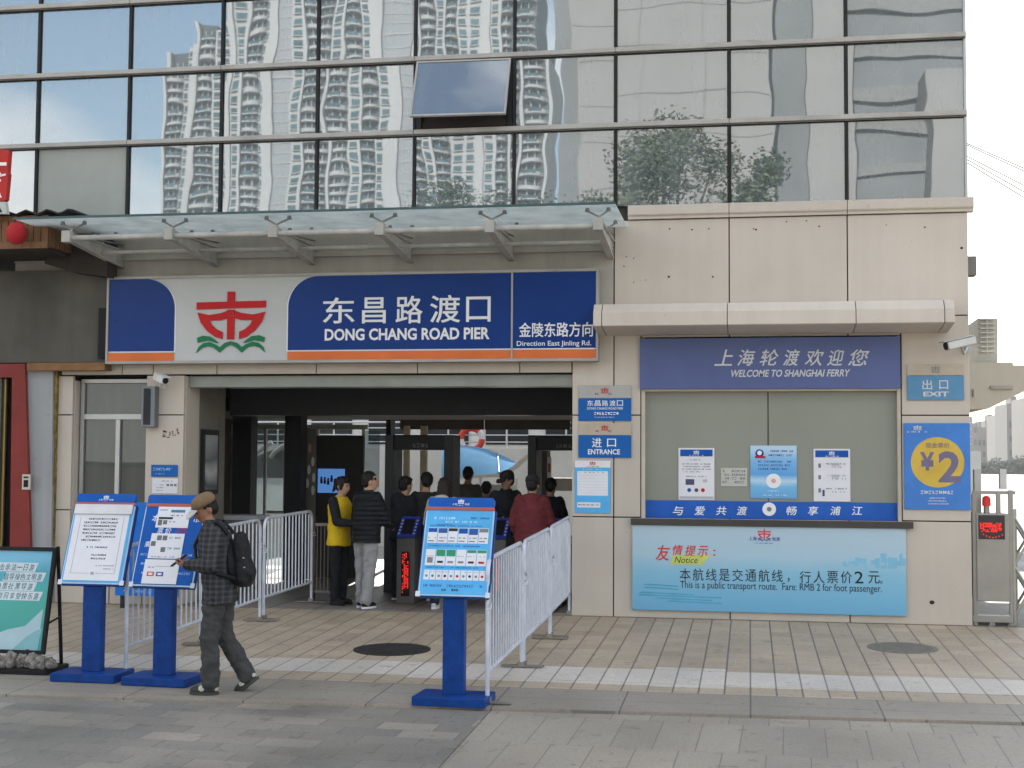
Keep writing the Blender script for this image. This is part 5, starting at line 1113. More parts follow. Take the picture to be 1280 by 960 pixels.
        if L_.get('shoe_trim'):
            q = MB(Matrix.Translation(an) @ fm.to_4x4()); q.ell((0, -.068, -.030), .0505, .050, .036); q.ell((0, .046, -.022), .036, .022, .026); q.build('shoe_trim', L_['shoe_trim'], o, local=True)
    # hair
    b = MB(HM); st_ = L_.get('hair', 'short')
    b.ell((0, .026, .038), .086, .100, .096)
    if st_ != 'crop': b.ell((0, -.035, .085), .066, .055, .040)
    b.ell((0, .055, -.01), .074, .062, .075)
    if st_ == 'long': b.ell((0, .06, -.06), .088, .062, .14); b.ell((0, .09, -.14), .095, .045, .10); [b.ell((s_ * .075, .0, -.03), .022, .05, .10) for s_ in (1, -1)]
    if st_ == 'ponytail': b.ell((0, .115, .045), .038, .04, .04); cap(b, Vector((0, .13, .04)), Vector((0, .150, -.10)), .032, .02); [b.ell((s_ * .075, -.02, .0), .014, .035, .055) for s_ in (1, -1)]
    put(remesh(b, .011, 2, .010, 4, (38, 38, 26)), 'hair', L_.get('haircol', HAIR), t)
    if L_.get('cap'):
        b = MB(HM); b.loft([((0, .018, .042 + dz_), r_ * .93, r_ * 1.13, None) for dz_, r_ in ((0, .098), (.03, .099), (.06, .090), (.082, .070), (.094, .035), (.097, .008))], 22)
        o = b.build('cap', L_['cap'], t, local=True)
        b = MB(HM @ Matrix.Translation((0, -.088, .044)) @ Matrix.Rotation(R(20), 4, 'X'))
        pts = [(.080 * math.cos(a_), -.098 * math.sin(a_)) for a_ in [i * math.pi / 14 for i in range(15)]]
        b.prism(pts, -.005, .004, 0, 'xy'); b.build('cap_peak', L_.get('peak', L_['cap']), o, local=True)
    return t, dict(at=at, arms=arms, HM=HM, RX=RX, sc=sc)

def plaid(name):
    m = mat(name, (.024, .025, .028), .85, 0, .25, 9, .35, 30); t = m.node_tree; b = t.nodes['Principled BSDF']
    src = b.inputs['Base Color'].links[0].from_socket; tc = t.nodes.new('ShaderNodeTexCoord'); last = src
    for d, sc_ in (('Z', 7.0), ('Y', 6.0)):
        w_ = t.nodes.new('ShaderNodeTexWave'); w_.bands_direction = d; w_.inputs['Scale'].default_value = sc_; w_.inputs['Distortion'].default_value = .6; t.links.new(tc.outputs['Object'], w_.inputs[0])
        r_ = t.nodes.new('ShaderNodeValToRGB'); r_.color_ramp.elements[0].position = .55; r_.color_ramp.elements[1].position = .8; r_.color_ramp.elements[0].color = (0, 0, 0, 1); r_.color_ramp.elements[1].color = (.020, .020, .020, 1); t.links.new(w_.outputs[0], r_.inputs[0])
        x = t.nodes.new('ShaderNodeMix'); x.data_type = 'RGBA'; x.blend_type = 'ADD'; x.inputs[0].default_value = 1; t.links.new(last, x.inputs[6]); t.links.new(r_.outputs[0], x.inputs[7]); last = x.outputs[2]
    t.links.new(last, b.inputs['Base Color']); return m
def quilt(name, col, sc_=5.2):
    m = mat(name, col, .45, 0, .15, 5); t = m.node_tree; b = t.nodes['Principled BSDF']; tc = t.nodes.new('ShaderNodeTexCoord')
    w_ = t.nodes.new('ShaderNodeTexWave'); w_.bands_direction = 'Z'; w_.inputs['Scale'].default_value = sc_; w_.inputs['Distortion'].default_value = 1.0; t.links.new(tc.outputs['Object'], w_.inputs[0])
    bp = t.nodes.new('ShaderNodeBump'); bp.inputs['Strength'].default_value = .9; bp.inputs['Distance'].default_value = .02; t.links.new(w_.outputs[0], bp.inputs['Height']); t.links.new(bp.outputs[0], b.inputs['Normal']); return m
CL = lambda n, c, r=.8: mat(n, c, r, 0, .18, 7, .3, 120)
DENIM = CL('washed_black_denim', (.050, .050, .051)); NAVY = CL('black_cloth', (.014, .014, .017)); GREYJ = CL('light_grey_denim', (.27, .265, .27))
# the walking man: facing left, reading a phone
gm = G(272, 866)
fp = Vector((0, -.28, 0))
man, mi_ = person('man walking left in dark checked jacket and brown cap, reading a phone', (gm.x, gm.y, gm.z), R(-84),
    dict(lean=7, head=30, turn=36, legs={1: (7, 9), -1: (-3, 28)}, foot={1: 0, -1: -38}, arms={1: (-8, 12, 98, 24), -1: (0, 10, 92, 30)}, palm={1: Vector((-.55, -.2, .6)), -1: Vector((.5, -.1, .6))}, curl=36, fine=True),
    dict(legs=DENIM, loose=.030, fold=.016, top=plaid('dark_check_cloth'), bulk=.034, hem=-.14, tfold=.012, collar=True, shoes=CL('trainer_olive', (.035, .036, .03), .6), sole=CL('trainer_sole', (.05, .05, .047), .6), shoe_trim=CL('trainer_pale', (.42, .42, .36), .6), cap=CL('brown_cap_cloth', (.17, .115, .065)), peak=CL('pale_peak', (.48, .46, .42)), hair='crop', skin=mat('tanned_skin', (.27, .135, .085), .5, 0, .12, 8)), 1.74, .012)
Mw = Matrix.Translation(man.location) @ Matrix.Rotation(man.rotation_euler.z, 4, 'Z') @ Matrix.Scale(mi_['sc'], 4)
h1_, h2_ = mi_['arms'][1], mi_['arms'][-1]; pc_ = (h1_[2] + h2_[2]) / 2 + (h1_[3] + h2_[3]) * .055 + Vector((0, 0, .030))
s = MB(Mw @ Matrix.Translation(pc_) @ Matrix.Rotation(R(38), 4, 'X')); s.box(-.037, .037, -.078, .078, -.006, .004); s.box(-.033, .033, -.074, .074, .0041, .0052, 1)
tag(s.build('phone', [BLACK, mat('phone_screen', (.03, .03, .035), .1, emit=(.6, .6, .65), es=.25)], None, bevel=.0), 'dark phone held in both hands of the walking man', 'phone')
bp_ = thing('backpack', 'black rounded backpack worn by the walking man', 'backpack', Mw @ mi_['at'](.1, .2))
s = MB(); ctr = mi_['at'](.20, .235)
for k, (dz_, w1, d1) in enumerate(((-.22, .10, .05), (-.20, .135, .075), (-.08, .15, .10), (.05, .148, .10), (.16, .13, .085), (.225, .09, .055), (.24, .04, .03))): pass
s.loft([(mi_['at'](.20 + dz_, .225), w1 * .95, d1 * .82, mi_['RX']) for dz_, w1, d1 in ((-.225, .09, .045), (-.205, .135, .075), (-.08, .15, .095), (.05, .148, .092), (.17, .135, .078), (.235, .095, .05), (.25, .04, .025))], 20)
s.ell(mi_['at'](.10, .285), .10, .042, .09, rot=mi_['RX']); s.ell(mi_['at'](.18, .14), .13, .06, .2, rot=mi_['RX'])
me = remesh(s, .011, 3, .007, 2); me.transform(Matrix.Translation(-bp_.location) @ Mw); put(me, 'pack', CL('black_nylon', (.012, .012, .014), .5), bp_)
s = MB(Mw)
for sd in (1, -1): s.path([mi_['at'](.44, .15) + Vector((sd * .085, 0, 0)), mi_['at'](.52, .06) + Vector((sd * .10, 0, .035)), mi_['at'](.50, -.06) + Vector((sd * .105, 0, .02)), mi_['at'](.38, -.145) + Vector((sd * .115, 0, 0)), mi_['at'](.22, -.13) + Vector((sd * .15, 0, 0)), mi_['at'](.12, .05) + Vector((sd * .185, 0, 0)), mi_['at'](.06, .18) + Vector((sd * .12, 0, 0))], .017, 8)
s.build('strap', CL('black_nylon', (.012, .012, .014)), bp_)
s = MB(Mw); s.box(-.03, .03, .0, .004, 0, .012); 
for dz_ in (.02, .10): c_ = mi_['at'](.12 + dz_, .28); s.box(c_.x + .10, c_.x + .125, c_.y - .05, c_.y - .01, c_.z, c_.z + .01)
s.build('buckle', mat('buckle_grey', (.3, .3, .3), .4), bp_)

CROWD = 'people queueing at the gate'
fl = .012
def crowd(label, px_, Y, rz, P_, L_, h_=1.68, vox=.015, z=None):
    return person(label, (PX(px_, Y, 640), Y, fl if z is None else z), R(rz), P_, L_, h_, vox, CROWD)
YEL = CL('yellow_vest_cloth', (.62, .42, .015), .6)
crowd('woman in yellow vest over black sleeves, black ponytail, facing right by the gate', 424, .55, 68, dict(lean=2, head=12, arms={1: (18, 4, 70, 20), -1: (22, 6, 62, 20)}, legs={1: (1, 3), -1: (3, 5)}), dict(top=YEL, topname='vest', sleeves=NAVY, legs=NAVY, loose=.012, hem=-.12, bulk=.026, hair='ponytail', shoes=BLACK, sole=BLACK), 1.66)
crowd('man in black quilted jacket and light grey jeans seen from behind beside the yellow vest', 458, .22, 152, dict(lean=3, head=6, turn=-38, arms={1: (14, 8, 30, 10), -1: (18, 6, 50, 18)}, legs={1: (3, 3), -1: (-3, 6)}), dict(top=quilt('black_quilt', (.013, .014, .017)), bulk=.045, legs=GREYJ, loose=.026, fold=.014, hem=-.09, collar=True, shoes=CL('black_canvas', (.015, .015, .017)), hair='crop'), 1.73, .014)
crowd('dark clothed person with black hair and hood beside the black quilted jacket', 502, 1.3, 150, dict(lean=4, arms={1: (30, 6, 60, 10), -1: (30, 5, 50, 10)}), dict(top=NAVY, legs=NAVY, bulk=.035, hair='short', hood=True), 1.66)
crowd('person with black hair in dark coat reaching one arm out left over the turnstile', 530, 1.35, 172, dict(lean=5, turn=20, arms={1: (10, 8, 40, 10), -1: (20, 62, 30, -20)}), dict(top=CL('dark_olive_cloth', (.018, .018, .017)), legs=NAVY, bulk=.03), 1.72)
crowd('person with long dark hair and white coat standing behind the right information stand', 553, .35, 176, dict(lean=5, head=12, arms={1: (20, 14, 40, 10), -1: (24, 16, 45, 10)}, legs={1: (0, 2), -1: (14, 18)}), dict(top=CL('pale_canvas', (.42, .40, .36)), legs=CL('navy_jeans', (.02, .024, .045)), bulk=.04, hair='long', hood=True, hem=-.12, shoes=CL('white_trainer', (.5, .48, .46)), haircol=mat('brown_black_hair', (.022, .015, .012), .45, 0, .3, 30, .3, 90, stretch=(8, 8, 1))), 1.66)
crowd('man with cropped hair in grey jacket, farther inside in front of the blue gangway roof', 584, 4.6, 180, dict(lean=2), dict(top=CL('grey_wool', (.085, .082, .075)), legs=NAVY, hair='crop'), 1.78)
crowd('short person with black hair just right of the information stand top', 566, 2.9, 180, dict(lean=3), dict(top=NAVY, legs=NAVY), 1.50)
crowd('short person in black with a round head between the grey jacket and the guard', 607, 3.2, 180, dict(lean=3), dict(top=CL('dark_olive_cloth', (.018, .018, .017)), legs=NAVY), 1.57)
crowd('uniformed guard with peaked cap and dark jacket facing the queue', 632, 1.7, 20, dict(lean=2, turn=-50, head=14, arms={1: (20, 8, 60, 20), -1: (20, 8, 60, 20)}), dict(top=CL('guard_navy', (.016, .017, .02)), legs=NAVY, cap=CL('guard_cap', (.03, .022, .022)), collar=True, bulk=.035, hair='crop'), 1.74)
crowd('man in maroon jacket and dark cap seen from behind at the right turnstile', 664, .30, 180, dict(lean=5, head=10, arms={1: (4, 12, 40, 10), -1: (6, 14, 50, 14)}), dict(top=CL('maroon_cloth', (.115, .022, .026)), bulk=.05, legs=NAVY, hem=-.10, tfold=.014, hood=True, cap=CL('dark_cap', (.022, .020, .022)), hair='crop'), 1.70, .014)
crowd('slim person in black near the right gate pier, behind the maroon jacket', 687, 2.3, 170, dict(lean=3, arms={1: (10, 14, 50, 20), -1: (10, 10, 30, 10)}), dict(top=NAVY, legs=NAVY, hair='short'), 1.64)

# ================================================================== inside the hall
LED = mat('red_led', (.2, .01, .01), .5, emit=(1, .03, .02), es=.32)
TSG = mat('turnstile_steel', (.12, .115, .115), .4, .5)
def turnstile(lab, px_, Y):
    x = PX(px_, Y, 700); t = thing('turnstile', lab, 'turnstile', (x, Y, fl), 'turnstiles across the hall')
    s = MB(); s.box(-.12, .12, 0, 1.15, .0, .86); s.build('cabinet', TSG, t, local=True, bevel=.01)
    s = MB(); s.prism([(-.03, .865), (.30, 1.12), (.36, 1.12), (.36, .865)], -.125, .125, 0, 'yz'); s.build('card_reader', mat('reader_blue', (.03, .05, .30), .4), t, local=True, bevel=.006)
    s = MB(Matrix.Translation((0, -.03, .865)) @ Matrix.Rotation(math.atan2(.255, .33), 4, 'X')); s.box(-.07, .07, .07, .36, .002, .010); s.build('reader_pad', BLACK, t, local=True)
    s = MB(Matrix.Translation((0, -.03, .865)) @ Matrix.Rotation(math.atan2(.255, .33), 4, 'X'))
    for sx in (-.1, .1):
        for k in range(5): s.box(sx - .012, sx + .012, .06 + k * .065, .085 + k * .065, .002, .008)
    s.build('reader_icon', mat('icon_white', (.45, .5, .6), .4), t, local=True)
    s = MB(); s.box(-.055, .055, -.012, -.001, .10, .68); s.build('led_panel', BLACK, t, local=True)
    s = MB(); r_ = random.Random(px_)
    for k in range(30):
        for c in range(4):
            if r_.random() < (.75 if 3 < k < 22 and c > 0 else .3): s.box(-.042 + c * .023, -.028 + c * .023, -.016, -.0125, .13 + k * .018, .141 + k * .018)
    s.build('led_text', LED, t, local=True)
    return t
turnstile('grey turnstile with blue card reader and red scrolling lights left of the information stand', 507, .78)
turnstile('grey turnstile with blue card reader half hidden behind the information stand', 621, .78)
turnstile('grey turnstile behind the maroon jacket and right barriers', 690, .82)
def arch(lab, pa, pb, Y):
    x0, x1 = PX(pa, Y), PX(pb, Y); t = thing('security_gate', lab, 'metal detector', ((x0 + x1) / 2, Y, fl))
    for a in (x0, x1 - .12): s = MB(); s.box(a, a + .12, Y, Y + .55, fl, 2.24); s.build('side_panel', DARKM, t, bevel=.01)
    s = MB(); s.box(x0 + .121, x1 - .121, Y + .03, Y + .5, PZ(563, Y), 2.24); s.build('cross_beam', BLACK, t, bevel=.01)
    s = MB(); dashes(s, x0 + .4, x1 - .35, 2.06, .06, Y + .029, 0, pa, .9); s.build('lettering', mat('dim_grey_print', (.10, .10, .11), .5), t)
arch('black walk-through security gate left of the blue gangway roof', 482, 566, 2.2)
arch('black walk-through security gate beside the right gate pier', 660, 760, 2.25)
# partition with a screen, pierced panel, railing, counter
Y = 4.4
t = thing('partition', 'dark partition with a blue display screen behind the yellow vest', 'partition', (PX(425, Y), Y, fl))
s = MB(); s.box(PX(396, Y), PX(455, Y), Y, Y + .08, fl, PZ(545, Y)); s.build('panel', mat('dark_partition', (.035, .033, .032), .5), t)
x0, x1, z0, z1 = rect(398, 586, 431, 616, Y); s = MB(); s.box(x0, x1, Y - .03, Y - .001, z0, z1); s.build('screen', mat('screen_blue', (.04, .12, .35), .3, emit=(.10, .26, .60), es=.16), t)
s = MB(); r_ = random.Random(9)
for k in range(6): xx = x0 + .06 + k * (x1 - x0 - .1) / 6; zz = z0 + .24 + r_.uniform(-.03, .03); s.ell((xx, Y - .033, zz), .018, .004, .02); s.box(xx - .02, xx + .02, Y - .035, Y - .031, zz - .09, zz - .02)
s.build('screen_figures', BLACK, t)
Y = 4.0
t = thing('pierced_panel', 'pale panel pierced with oval holes standing beside the dark column', 'panel', (PX(387, Y), Y, fl))
s = MB(); s.box(PX(377.5, Y), PX(396, Y), Y, Y + .04, fl, PZ(537, Y)); s.build('panel', mat('panel_grey_bronze', (.16, .15, .135), .4, .3), t)
s = MB()
for k, (a, c) in enumerate(((387, 560), (381, 575), (391, 577), (386, 587), (379, 594), (392, 597), (384, 604), (391, 613), (380, 618))): xx, zz = P(a, c, Y - .01); s.disc(xx, zz, .026, Y - .008, Y - .001, 1 if k == 0 else 0, 14, .075)
s.build('oval', [mat('oval_light', (.6, .6, .58), .5), mat('oval_pink', (.55, .28, .28), .5)], t)
Y = .9
t = thing('hall_railing', 'brown steel railing just inside the gate behind the yellow vest', 'railing', (PX(405, Y), Y, fl))
s = MB(); xa, xb = PX(391, Y, 700), PX(421, Y, 700); s.box(xa - .03, xa + .03, Y - .03, Y + .03, fl, 1.12); s.box(xb - .015, xb + .015, Y - .015, Y + .015, fl, 1.08); s.build('post', mat('brown_steel', (.085, .05, .035), .45, .4), t)
s = MB(); s.box(xa + .031, xb - .016, Y - .015, Y + .015, 1.0, 1.04); s.box(xa + .031, xb - .016, Y - .015, Y + .015, .12, .15); [s.tube((xa + .06 + k * .05, Y, .15), (xa + .06 + k * .05, Y, 1.0), .008, n=6) for k in range(int((xb - xa - .1) / .05))]; s.build('bars', mat('dull_steel', (.2, .19, .18), .4, .6), t)
Y = 2.6
t = thing('counter', 'low pale counter with white top inside the left of the hall', 'counter', (PX(300, Y), Y, fl))
s = MB(); s.box(PX(262, Y), PX(322, Y), Y, Y + .5, fl, PZ(655, Y)); s.build('cabinet', mat('counter_beige', (.24, .22, .18), .5), t); s = MB(); s.box(PX(260, Y), PX(324, Y), Y - .02, Y + .52, PZ(655, Y) + .001, PZ(649, Y)); s.build('top', PAPER, t, bevel=.006)
t = thing('notice_case', 'dark framed notice case on the left wall inside the gate', 'notice', (-7.2, .8, 1.1))
s = MB(); s.box(-7.198, -7.15, .58, 1.12, PZ(622, .8), PZ(538, .8)); s.build('frame', DARKM, t); s = MB(); s.box(-7.149, -7.144, .64, 1.06, PZ(616, .8), PZ(545, .8)); s.build('sheet', grad_mat('case_sheet', [(0, (.5, .5, .5)), (.35, (.04, .05, .05)), (.5, (.45, .45, .45)), (.7, (.1, .11, .12)), (1, (.3, .31, .33))], 2, .3, 1.2, .3, .4), t)
x = PX(520, 5.5)
for a, c, lab in ((505, 512, 'cream door post under the left security gate'), (526, 534, 'pale yellow door post with a lock plate under the left security gate')):
    s = MB(); s.box(PX(a, 5.5), PX(c, 5.5), 5.5, 5.58, fl, 2.45); tag(s.build('door_post', mat('cream_paint', (.5, .45, .33), .5)), lab, 'post')

# ================================================================== quay, gangway roof, ferry
Y = 11.0
t = thing('gangway', 'blue barrel roofed gangway beyond the gate', 'gangway', (PX(600, Y), Y, 0))
def thin_sheet(name, col, k=.6):
    m = mat(name, col, .95, 0, .08, 1.2, spec=0.0); t = m.node_tree; o = t.nodes['Material Output']; b = t.nodes['Principled BSDF']
    tl = t.nodes.new('ShaderNodeBsdfTranslucent'); x = t.nodes.new('ShaderNodeMixShader'); x.inputs[0].default_value = k
    t.links.new(b.inputs['Base Color'].links[0].from_socket, tl.inputs[0]); t.links.new(b.outputs[0], x.inputs[1]); t.links.new(tl.outputs[0], x.inputs[2]); t.links.new(x.outputs[0], o.inputs[0]); return m
BLT = thin_sheet('blue_roof_sheet', (.17, .34, .50), .35)
prof = [(552, 556), (575, 556.5), (592, 558), (607, 561), (622, 566.5), (636, 573), (645, 578)]
s = MB(); top = [P(a, c, Y + 1.9) for a, c in prof]; low = [P(a, c, Y) for a, c in ((552, 597), (572, 596.5), (590, 596), (607, 594), (624, 591), (636, 586), (646, 580))]; n = len(top)
vs = []
for k in range(7):
    u = k / 6; vs += [(a[0] + (b[0] - a[0]) * u, Y + 1.9 * u, a[1] + (b[1] - a[1]) * (u + .35 * u * (1 - u))) for a, b in zip(low, top)]
fs = [(k * n + i, k * n + i + 1, (k + 1) * n + i + 1, (k + 1) * n + i) for k in range(6) for i in range(n - 1)]
s.add(vs, fs, 0, True); s.add([(x_, y_, z_ - .03) for x_, y_, z_ in vs], [f[::-1] for f in fs], 0, True); s.build('roof', BLT, t)
s = MB()
for i in (1, 4): s.path([tuple(Vector(vs[k * n + i]) + Vector((0, -.01, .012))) for k in range(7)], .012, 6)
s.build('roof_seam', mat('blue_seam', (.07, .2, .42), .5), t)
s = MB(); s.prism([P(552, 596.5, Y), P(625, 592, Y), P(641, 583, Y), P(662, 566, Y), P(664, 570, Y), P(646, 586, Y), P(628, 596, Y), P(552, 600, Y)], Y - .05, Y + .02)
for a in (556, 600, 645): s.box(PX(a, Y), PX(a + 3, Y), Y - .03, Y + .03, 0, PZ(597, Y))
s.build('frame', mat('white_steel', (.6, .6, .58), .4), t)
s = MB(); s.box(PX(552, Y), PX(645, Y), Y + .1, Y + .16, .0, PZ(606, Y)); s.build('side_panel', thin_sheet('gangway_white', (.55, .54, .52), .6), t)
t = thing('gangway', 'grey gangway with white curved roof edge seen through the left glass of the hall', 'gangway', (PX(335, Y), Y, 0))
s = MB()
for ea in (316, 338):
    s.path([(PX(ea + u * 24, Y, 560), Y, PZ(574 - 20 * u ** .7, Y)) for u in (0, .2, .4, .6, .8, 1)], .05, 8)
s.build('roof_edge', mat('white_steel', (.6, .6, .58), .4), t)
s = MB(); s.prism([(PX(316 + u * 60, Y + .1, 560), PZ(576 - 22 * u ** .7, Y + .1)) for u in (0, .1, .25, .4, .7, 1)] + [(PX(376, Y + .1), PZ(600, Y + .1)), (PX(316, Y + .1), PZ(600, Y + .1))], Y + .1, Y + 2); s.build('roof', mat('slate_roof_sheet', (.14, .16, .17), .5), t)
s = MB(); s.box(PX(316, Y), PX(376, Y), Y + .2, Y + .26, .1, PZ(648, Y)); s.build('side_panel', mat('pink_grey_panel', (.5, .44, .4), .6), t)
# ferry
Y = 16.0
t = thing('ferry', 'white ferry with railed deck moored beyond the gangway roof', 'ferry', (-3, Y + 3, -1.2))
SHIPW = mat('ship_white', (.62, .62, .60), .4, 0, .08, 1.5, .05, 8)
s = MB(); s.prism([(-14, -1.4), (4, -1.4), (5.2, 1.0), (5.2, PZ(561, Y)), (-15, PZ(561, Y)), (-15, 0)], Y, Y + 5); s.build('hull', SHIPW, t)
zd = PZ(561, Y)
s = MB()
for z in (.16, .33, .50, .64): s.tube((-15, Y + .05, zd + z), (5, Y + .05, zd + z), .022 if z > .6 else .014, n=8)
for k in range(14): s.tube((-14.5 + k * 1.45, Y + .05, zd), (-14.5 + k * 1.45, Y + .05, zd + .65), .022, n=8)
s.build('deck_railing', mat('rail_white', (.7, .7, .68), .4), t)
s = MB(); s.box(-15, 5, Y + 1.8, Y + 4.5, zd, zd + 2.6); s.build('deckhouse', SHIPW, t)
for k in range(12):
    s = MB(); s.box(-14.4 + k * 1.55, -13.3 + k * 1.55, Y + 1.77, Y + 1.799, zd + .12, zd + 1.1); s.build('window', mat('ship_window', (.03, .035, .04), .15), t)
s = MB(); cx, cz = P(590, 549, Y); ms = 24; mr = .26
for k in range(8):
    pts = [(cx + mr * math.cos(2 * math.pi * (k + q_ / 6) / 8), Y - .06, cz + mr * math.sin(2 * math.pi * (k + q_ / 6) / 8)) for q_ in range(7)]; s.path(pts, .075, 10, k % 4 == 0)
tag(s.build('lifebuoy', [mat('buoy_red', (.62, .08, .06), .5), PAPER]), 'red and white ring lifebuoy hung on the ferry railing', 'lifebuoy')
Y = 9.5
t = thing('kiosk_column', 'grey cabinet with white and red striped notice near the right security gate', 'cabinet', (PX(678, 5), 5, fl))
s = MB(); s.box(PX(668, 5), PX(684, 5), 5, 5.4, fl, PZ(563, 5)); s.build('cabinet', mat('cab_grey', (.07, .072, .072), .5), t); s = MB(); s.box(PX(685, 5), PX(689.5, 5), 4.98, 5.02, PZ(600, 5), PZ(571, 5)); s.box(PX(686, 5), PX(688.5, 5), 4.974, 4.979, PZ(590, 5), PZ(579, 5), 1); s.build('notice', [PAPER, RED], t)
s = MB(); s.box(PX(690, 8), PX(735, 8), 8.0, 8.1, PZ(613, 8), PZ(597, 8)); s.box(PX(690, 8), PX(735, 8), 8.2, 8.3, PZ(560, 8), PZ(548, 8)); tag(s.build('handrail_panel', mat('rail_panel_grey', (.3, .3, .3), .4)), 'pale grey panel rails crossing behind the right security gate', 'railing')

# ================================================================== right end: retractable gate, exit canopy, far things
Y = .05
gt = thing('retractable_gate', 'grey motor head of a folding lattice gate with red display and red beacon', 'gate', (PX(1246, Y, 780), Y, 0))
GST = mat('gate_steel', (.30, .285, .26), .4, .35, .1, 3)
x0, x1, z0, z1 = rect(1221, 642, 1262, 752, Y); s = MB(); s.box(x0, x1, Y, Y + .42, z0, z1); s.build('motor_housing', GST, gt, bevel=.012)
s = MB(); a, b_, c, d = rect(1223, 644, 1256, 674, Y); s.box(a, b_, Y - .006, Y - .001, c, d); s.build('display', mat('display_dark', (.05, .045, .045), .4), gt)
s = MB(); a, b_, c, d = rect(1225, 653, 1252, 665, Y); r_ = random.Random(6)
for i in range(16):
    for k in range(6):
        if r_.random() < .72: u = a + (b_ - a) * i / 16; v = c + (d - c) * k / 6; s.box(u, u + .012, Y - .011, Y - .007, v, v + .013)
for k in range(7): u = a + .03 + k * .035; v = c - .035 - .035 * math.sin(math.pi * k / 6); s.box(u, u + .012, Y - .011, Y - .007, v, v + .012)
s.build('led_text', LED, gt)
cx, cz = P(1233, 627, Y + .1); s = MB(); s.tube((cx, Y + .1, cz - .05), (cx, Y + .1, cz + .03), .05, .048, 16); s.ell((cx, Y + .1, cz + .03), .048, .048, .04); s.build('beacon', mat('beacon_red', (.55, .04, .03), .25, emit=(1, .1, .08), es=.02), gt)
s = MB(); s.tube((cx, Y + .1, z1), (cx, Y + .1, cz - .051), .035, .035, 12); s.build('beacon_base', GST, gt)
s = MB()
for a, t_, bt in ((1216.5, 612, 785), (1262.5, 607, 783), (1247, 609, 641)): xx = PX(a + 2.5, Y, 700); s.box(xx - .025, xx + .025, Y + .02, Y + .07, PZ(bt, Y), PZ(t_, Y))
s.box(PX(1216, Y, 780), PX(1267, Y, 780), Y + .0, Y + .1, PZ(763, Y), PZ(755, Y)); s.box(PX(1216, Y, 610), PX(1270, Y, 610), Y + .03, Y + .06, PZ(612, Y), PZ(608, Y))
for a, t_, bt in ((1225.5, 583, 641), (1258, 582, 606)): xx = PX(a, Y, 600); s.box(xx - .04, xx + .04, Y + .2, Y + .28, PZ(bt, Y), PZ(t_, Y), 1)
s.build('frame', [GST, mat('gate_white', (.55, .55, .52), .5)], gt, bevel=.004)
for a in (1230, 1254): xx, zz = P(a, 778, Y); s = MB(); s.tube((xx, Y + .05, zz - .0), (xx, Y + .12, zz), .075, n=20); s.build('wheel', mat('gate_wheel', (.09, .085, .08), .6), gt)
s = MB(); 
for k in range(9):
    xa = PX(1268, Y, 700) + k * .34
    for yy in (Y + .03, Y + .25):
        s.tube((xa, yy, .12), (xa + .34, yy, .70), .016, n=7); s.tube((xa, yy, .70), (xa + .34, yy, .12), .016, n=7); s.tube((xa, yy, .70), (xa + .34, yy, 1.28), .016, n=7); s.tube((xa, yy, 1.28), (xa + .34, yy, .70), .016, n=7)
    s.tube((xa, Y + .03, .02), (xa, Y + .03, 1.35 + .0), .02, n=8); s.tube((xa + .06, Y + .25, .02), (xa + .06, Y + .25, 1.35), .018, n=8)
s.build('lattice', mat('lattice_steel', (.33, .32, .29), .35, .5), gt)
# exit canopy behind the corner
Y = 4.0
ec = thing('exit_canopy', 'concrete exit canopy with sloping soffit beyond the right corner', 'canopy', (PX(1250, Y), Y, 0))
s = MB(); q = lambda *a: P(*a, Y); s.prism([q(1150, 512), q(1235, 511), q(1285, 487), q(1330, 470), q(1330, 456), q(1266.5, 456.5), q(1266, 453), q(1150, 452)], Y, Y + 4); s.build('slab', wall_mat('canopy_concrete', (.66, .60, .49), .05, .12), ec)
s = MB(); s.box(PX(1216, Y), PX(1217.5, Y), Y - .03, Y - .001, PZ(497, Y), PZ(488, Y)); s.box(PX(1238, Y), PX(1266, Y), Y - .03, Y - .001, PZ(488, Y), PZ(484, Y)); s.build('trim', mat('canopy_trim', (.42, .39, .32), .7), ec)
s = MB(); s.box(PX(1300, Y + 3), PX(1330, Y + 3), Y + 3, Y + 3.4, 0, PZ(470, Y + 3)); s.build('column', CONC, ec)
t = thing('louvre_box', 'grey louvred plant box standing on the exit canopy', 'plant box', (PX(1235, Y), Y, PZ(453, Y)))
s = MB(); s.prism([P(1205, 452.5, Y + .3), P(1247, 452.5, Y + .3), P(1247, 398, Y + .3), P(1222, 398, Y + .3), P(1205, 410, Y + .3)], Y + .3, Y + 2); s.build('housing', mat('louvre_grey', (.50, .48, .42), .6), t)
s = MB()
for k in range(8): s.box(PX(1226, Y + .27), PX(1244, Y + .27), Y + .25, Y + .299, PZ(444 - k * 5.4, Y + .27), PZ(442.6 - k * 5.4, Y + .27))
s.box(PX(1234, Y + .27), PX(1235, Y + .27), Y + .245, Y + .249, PZ(446, Y + .27), PZ(404, Y + .27)); s.build('louvre', mat('louvre_pale', (.66, .64, .58), .5), t)
x0, x1, z0, z1 = rect(1205, 320, 1221, 344, .3); s = MB(); s.box(x0, x1, .3, .5, z0, z1)
tag(s.build('wall_box', CONC, bevel=.01), 'small grey box fixed on the side of the terminal at the upper right corner', 'box')
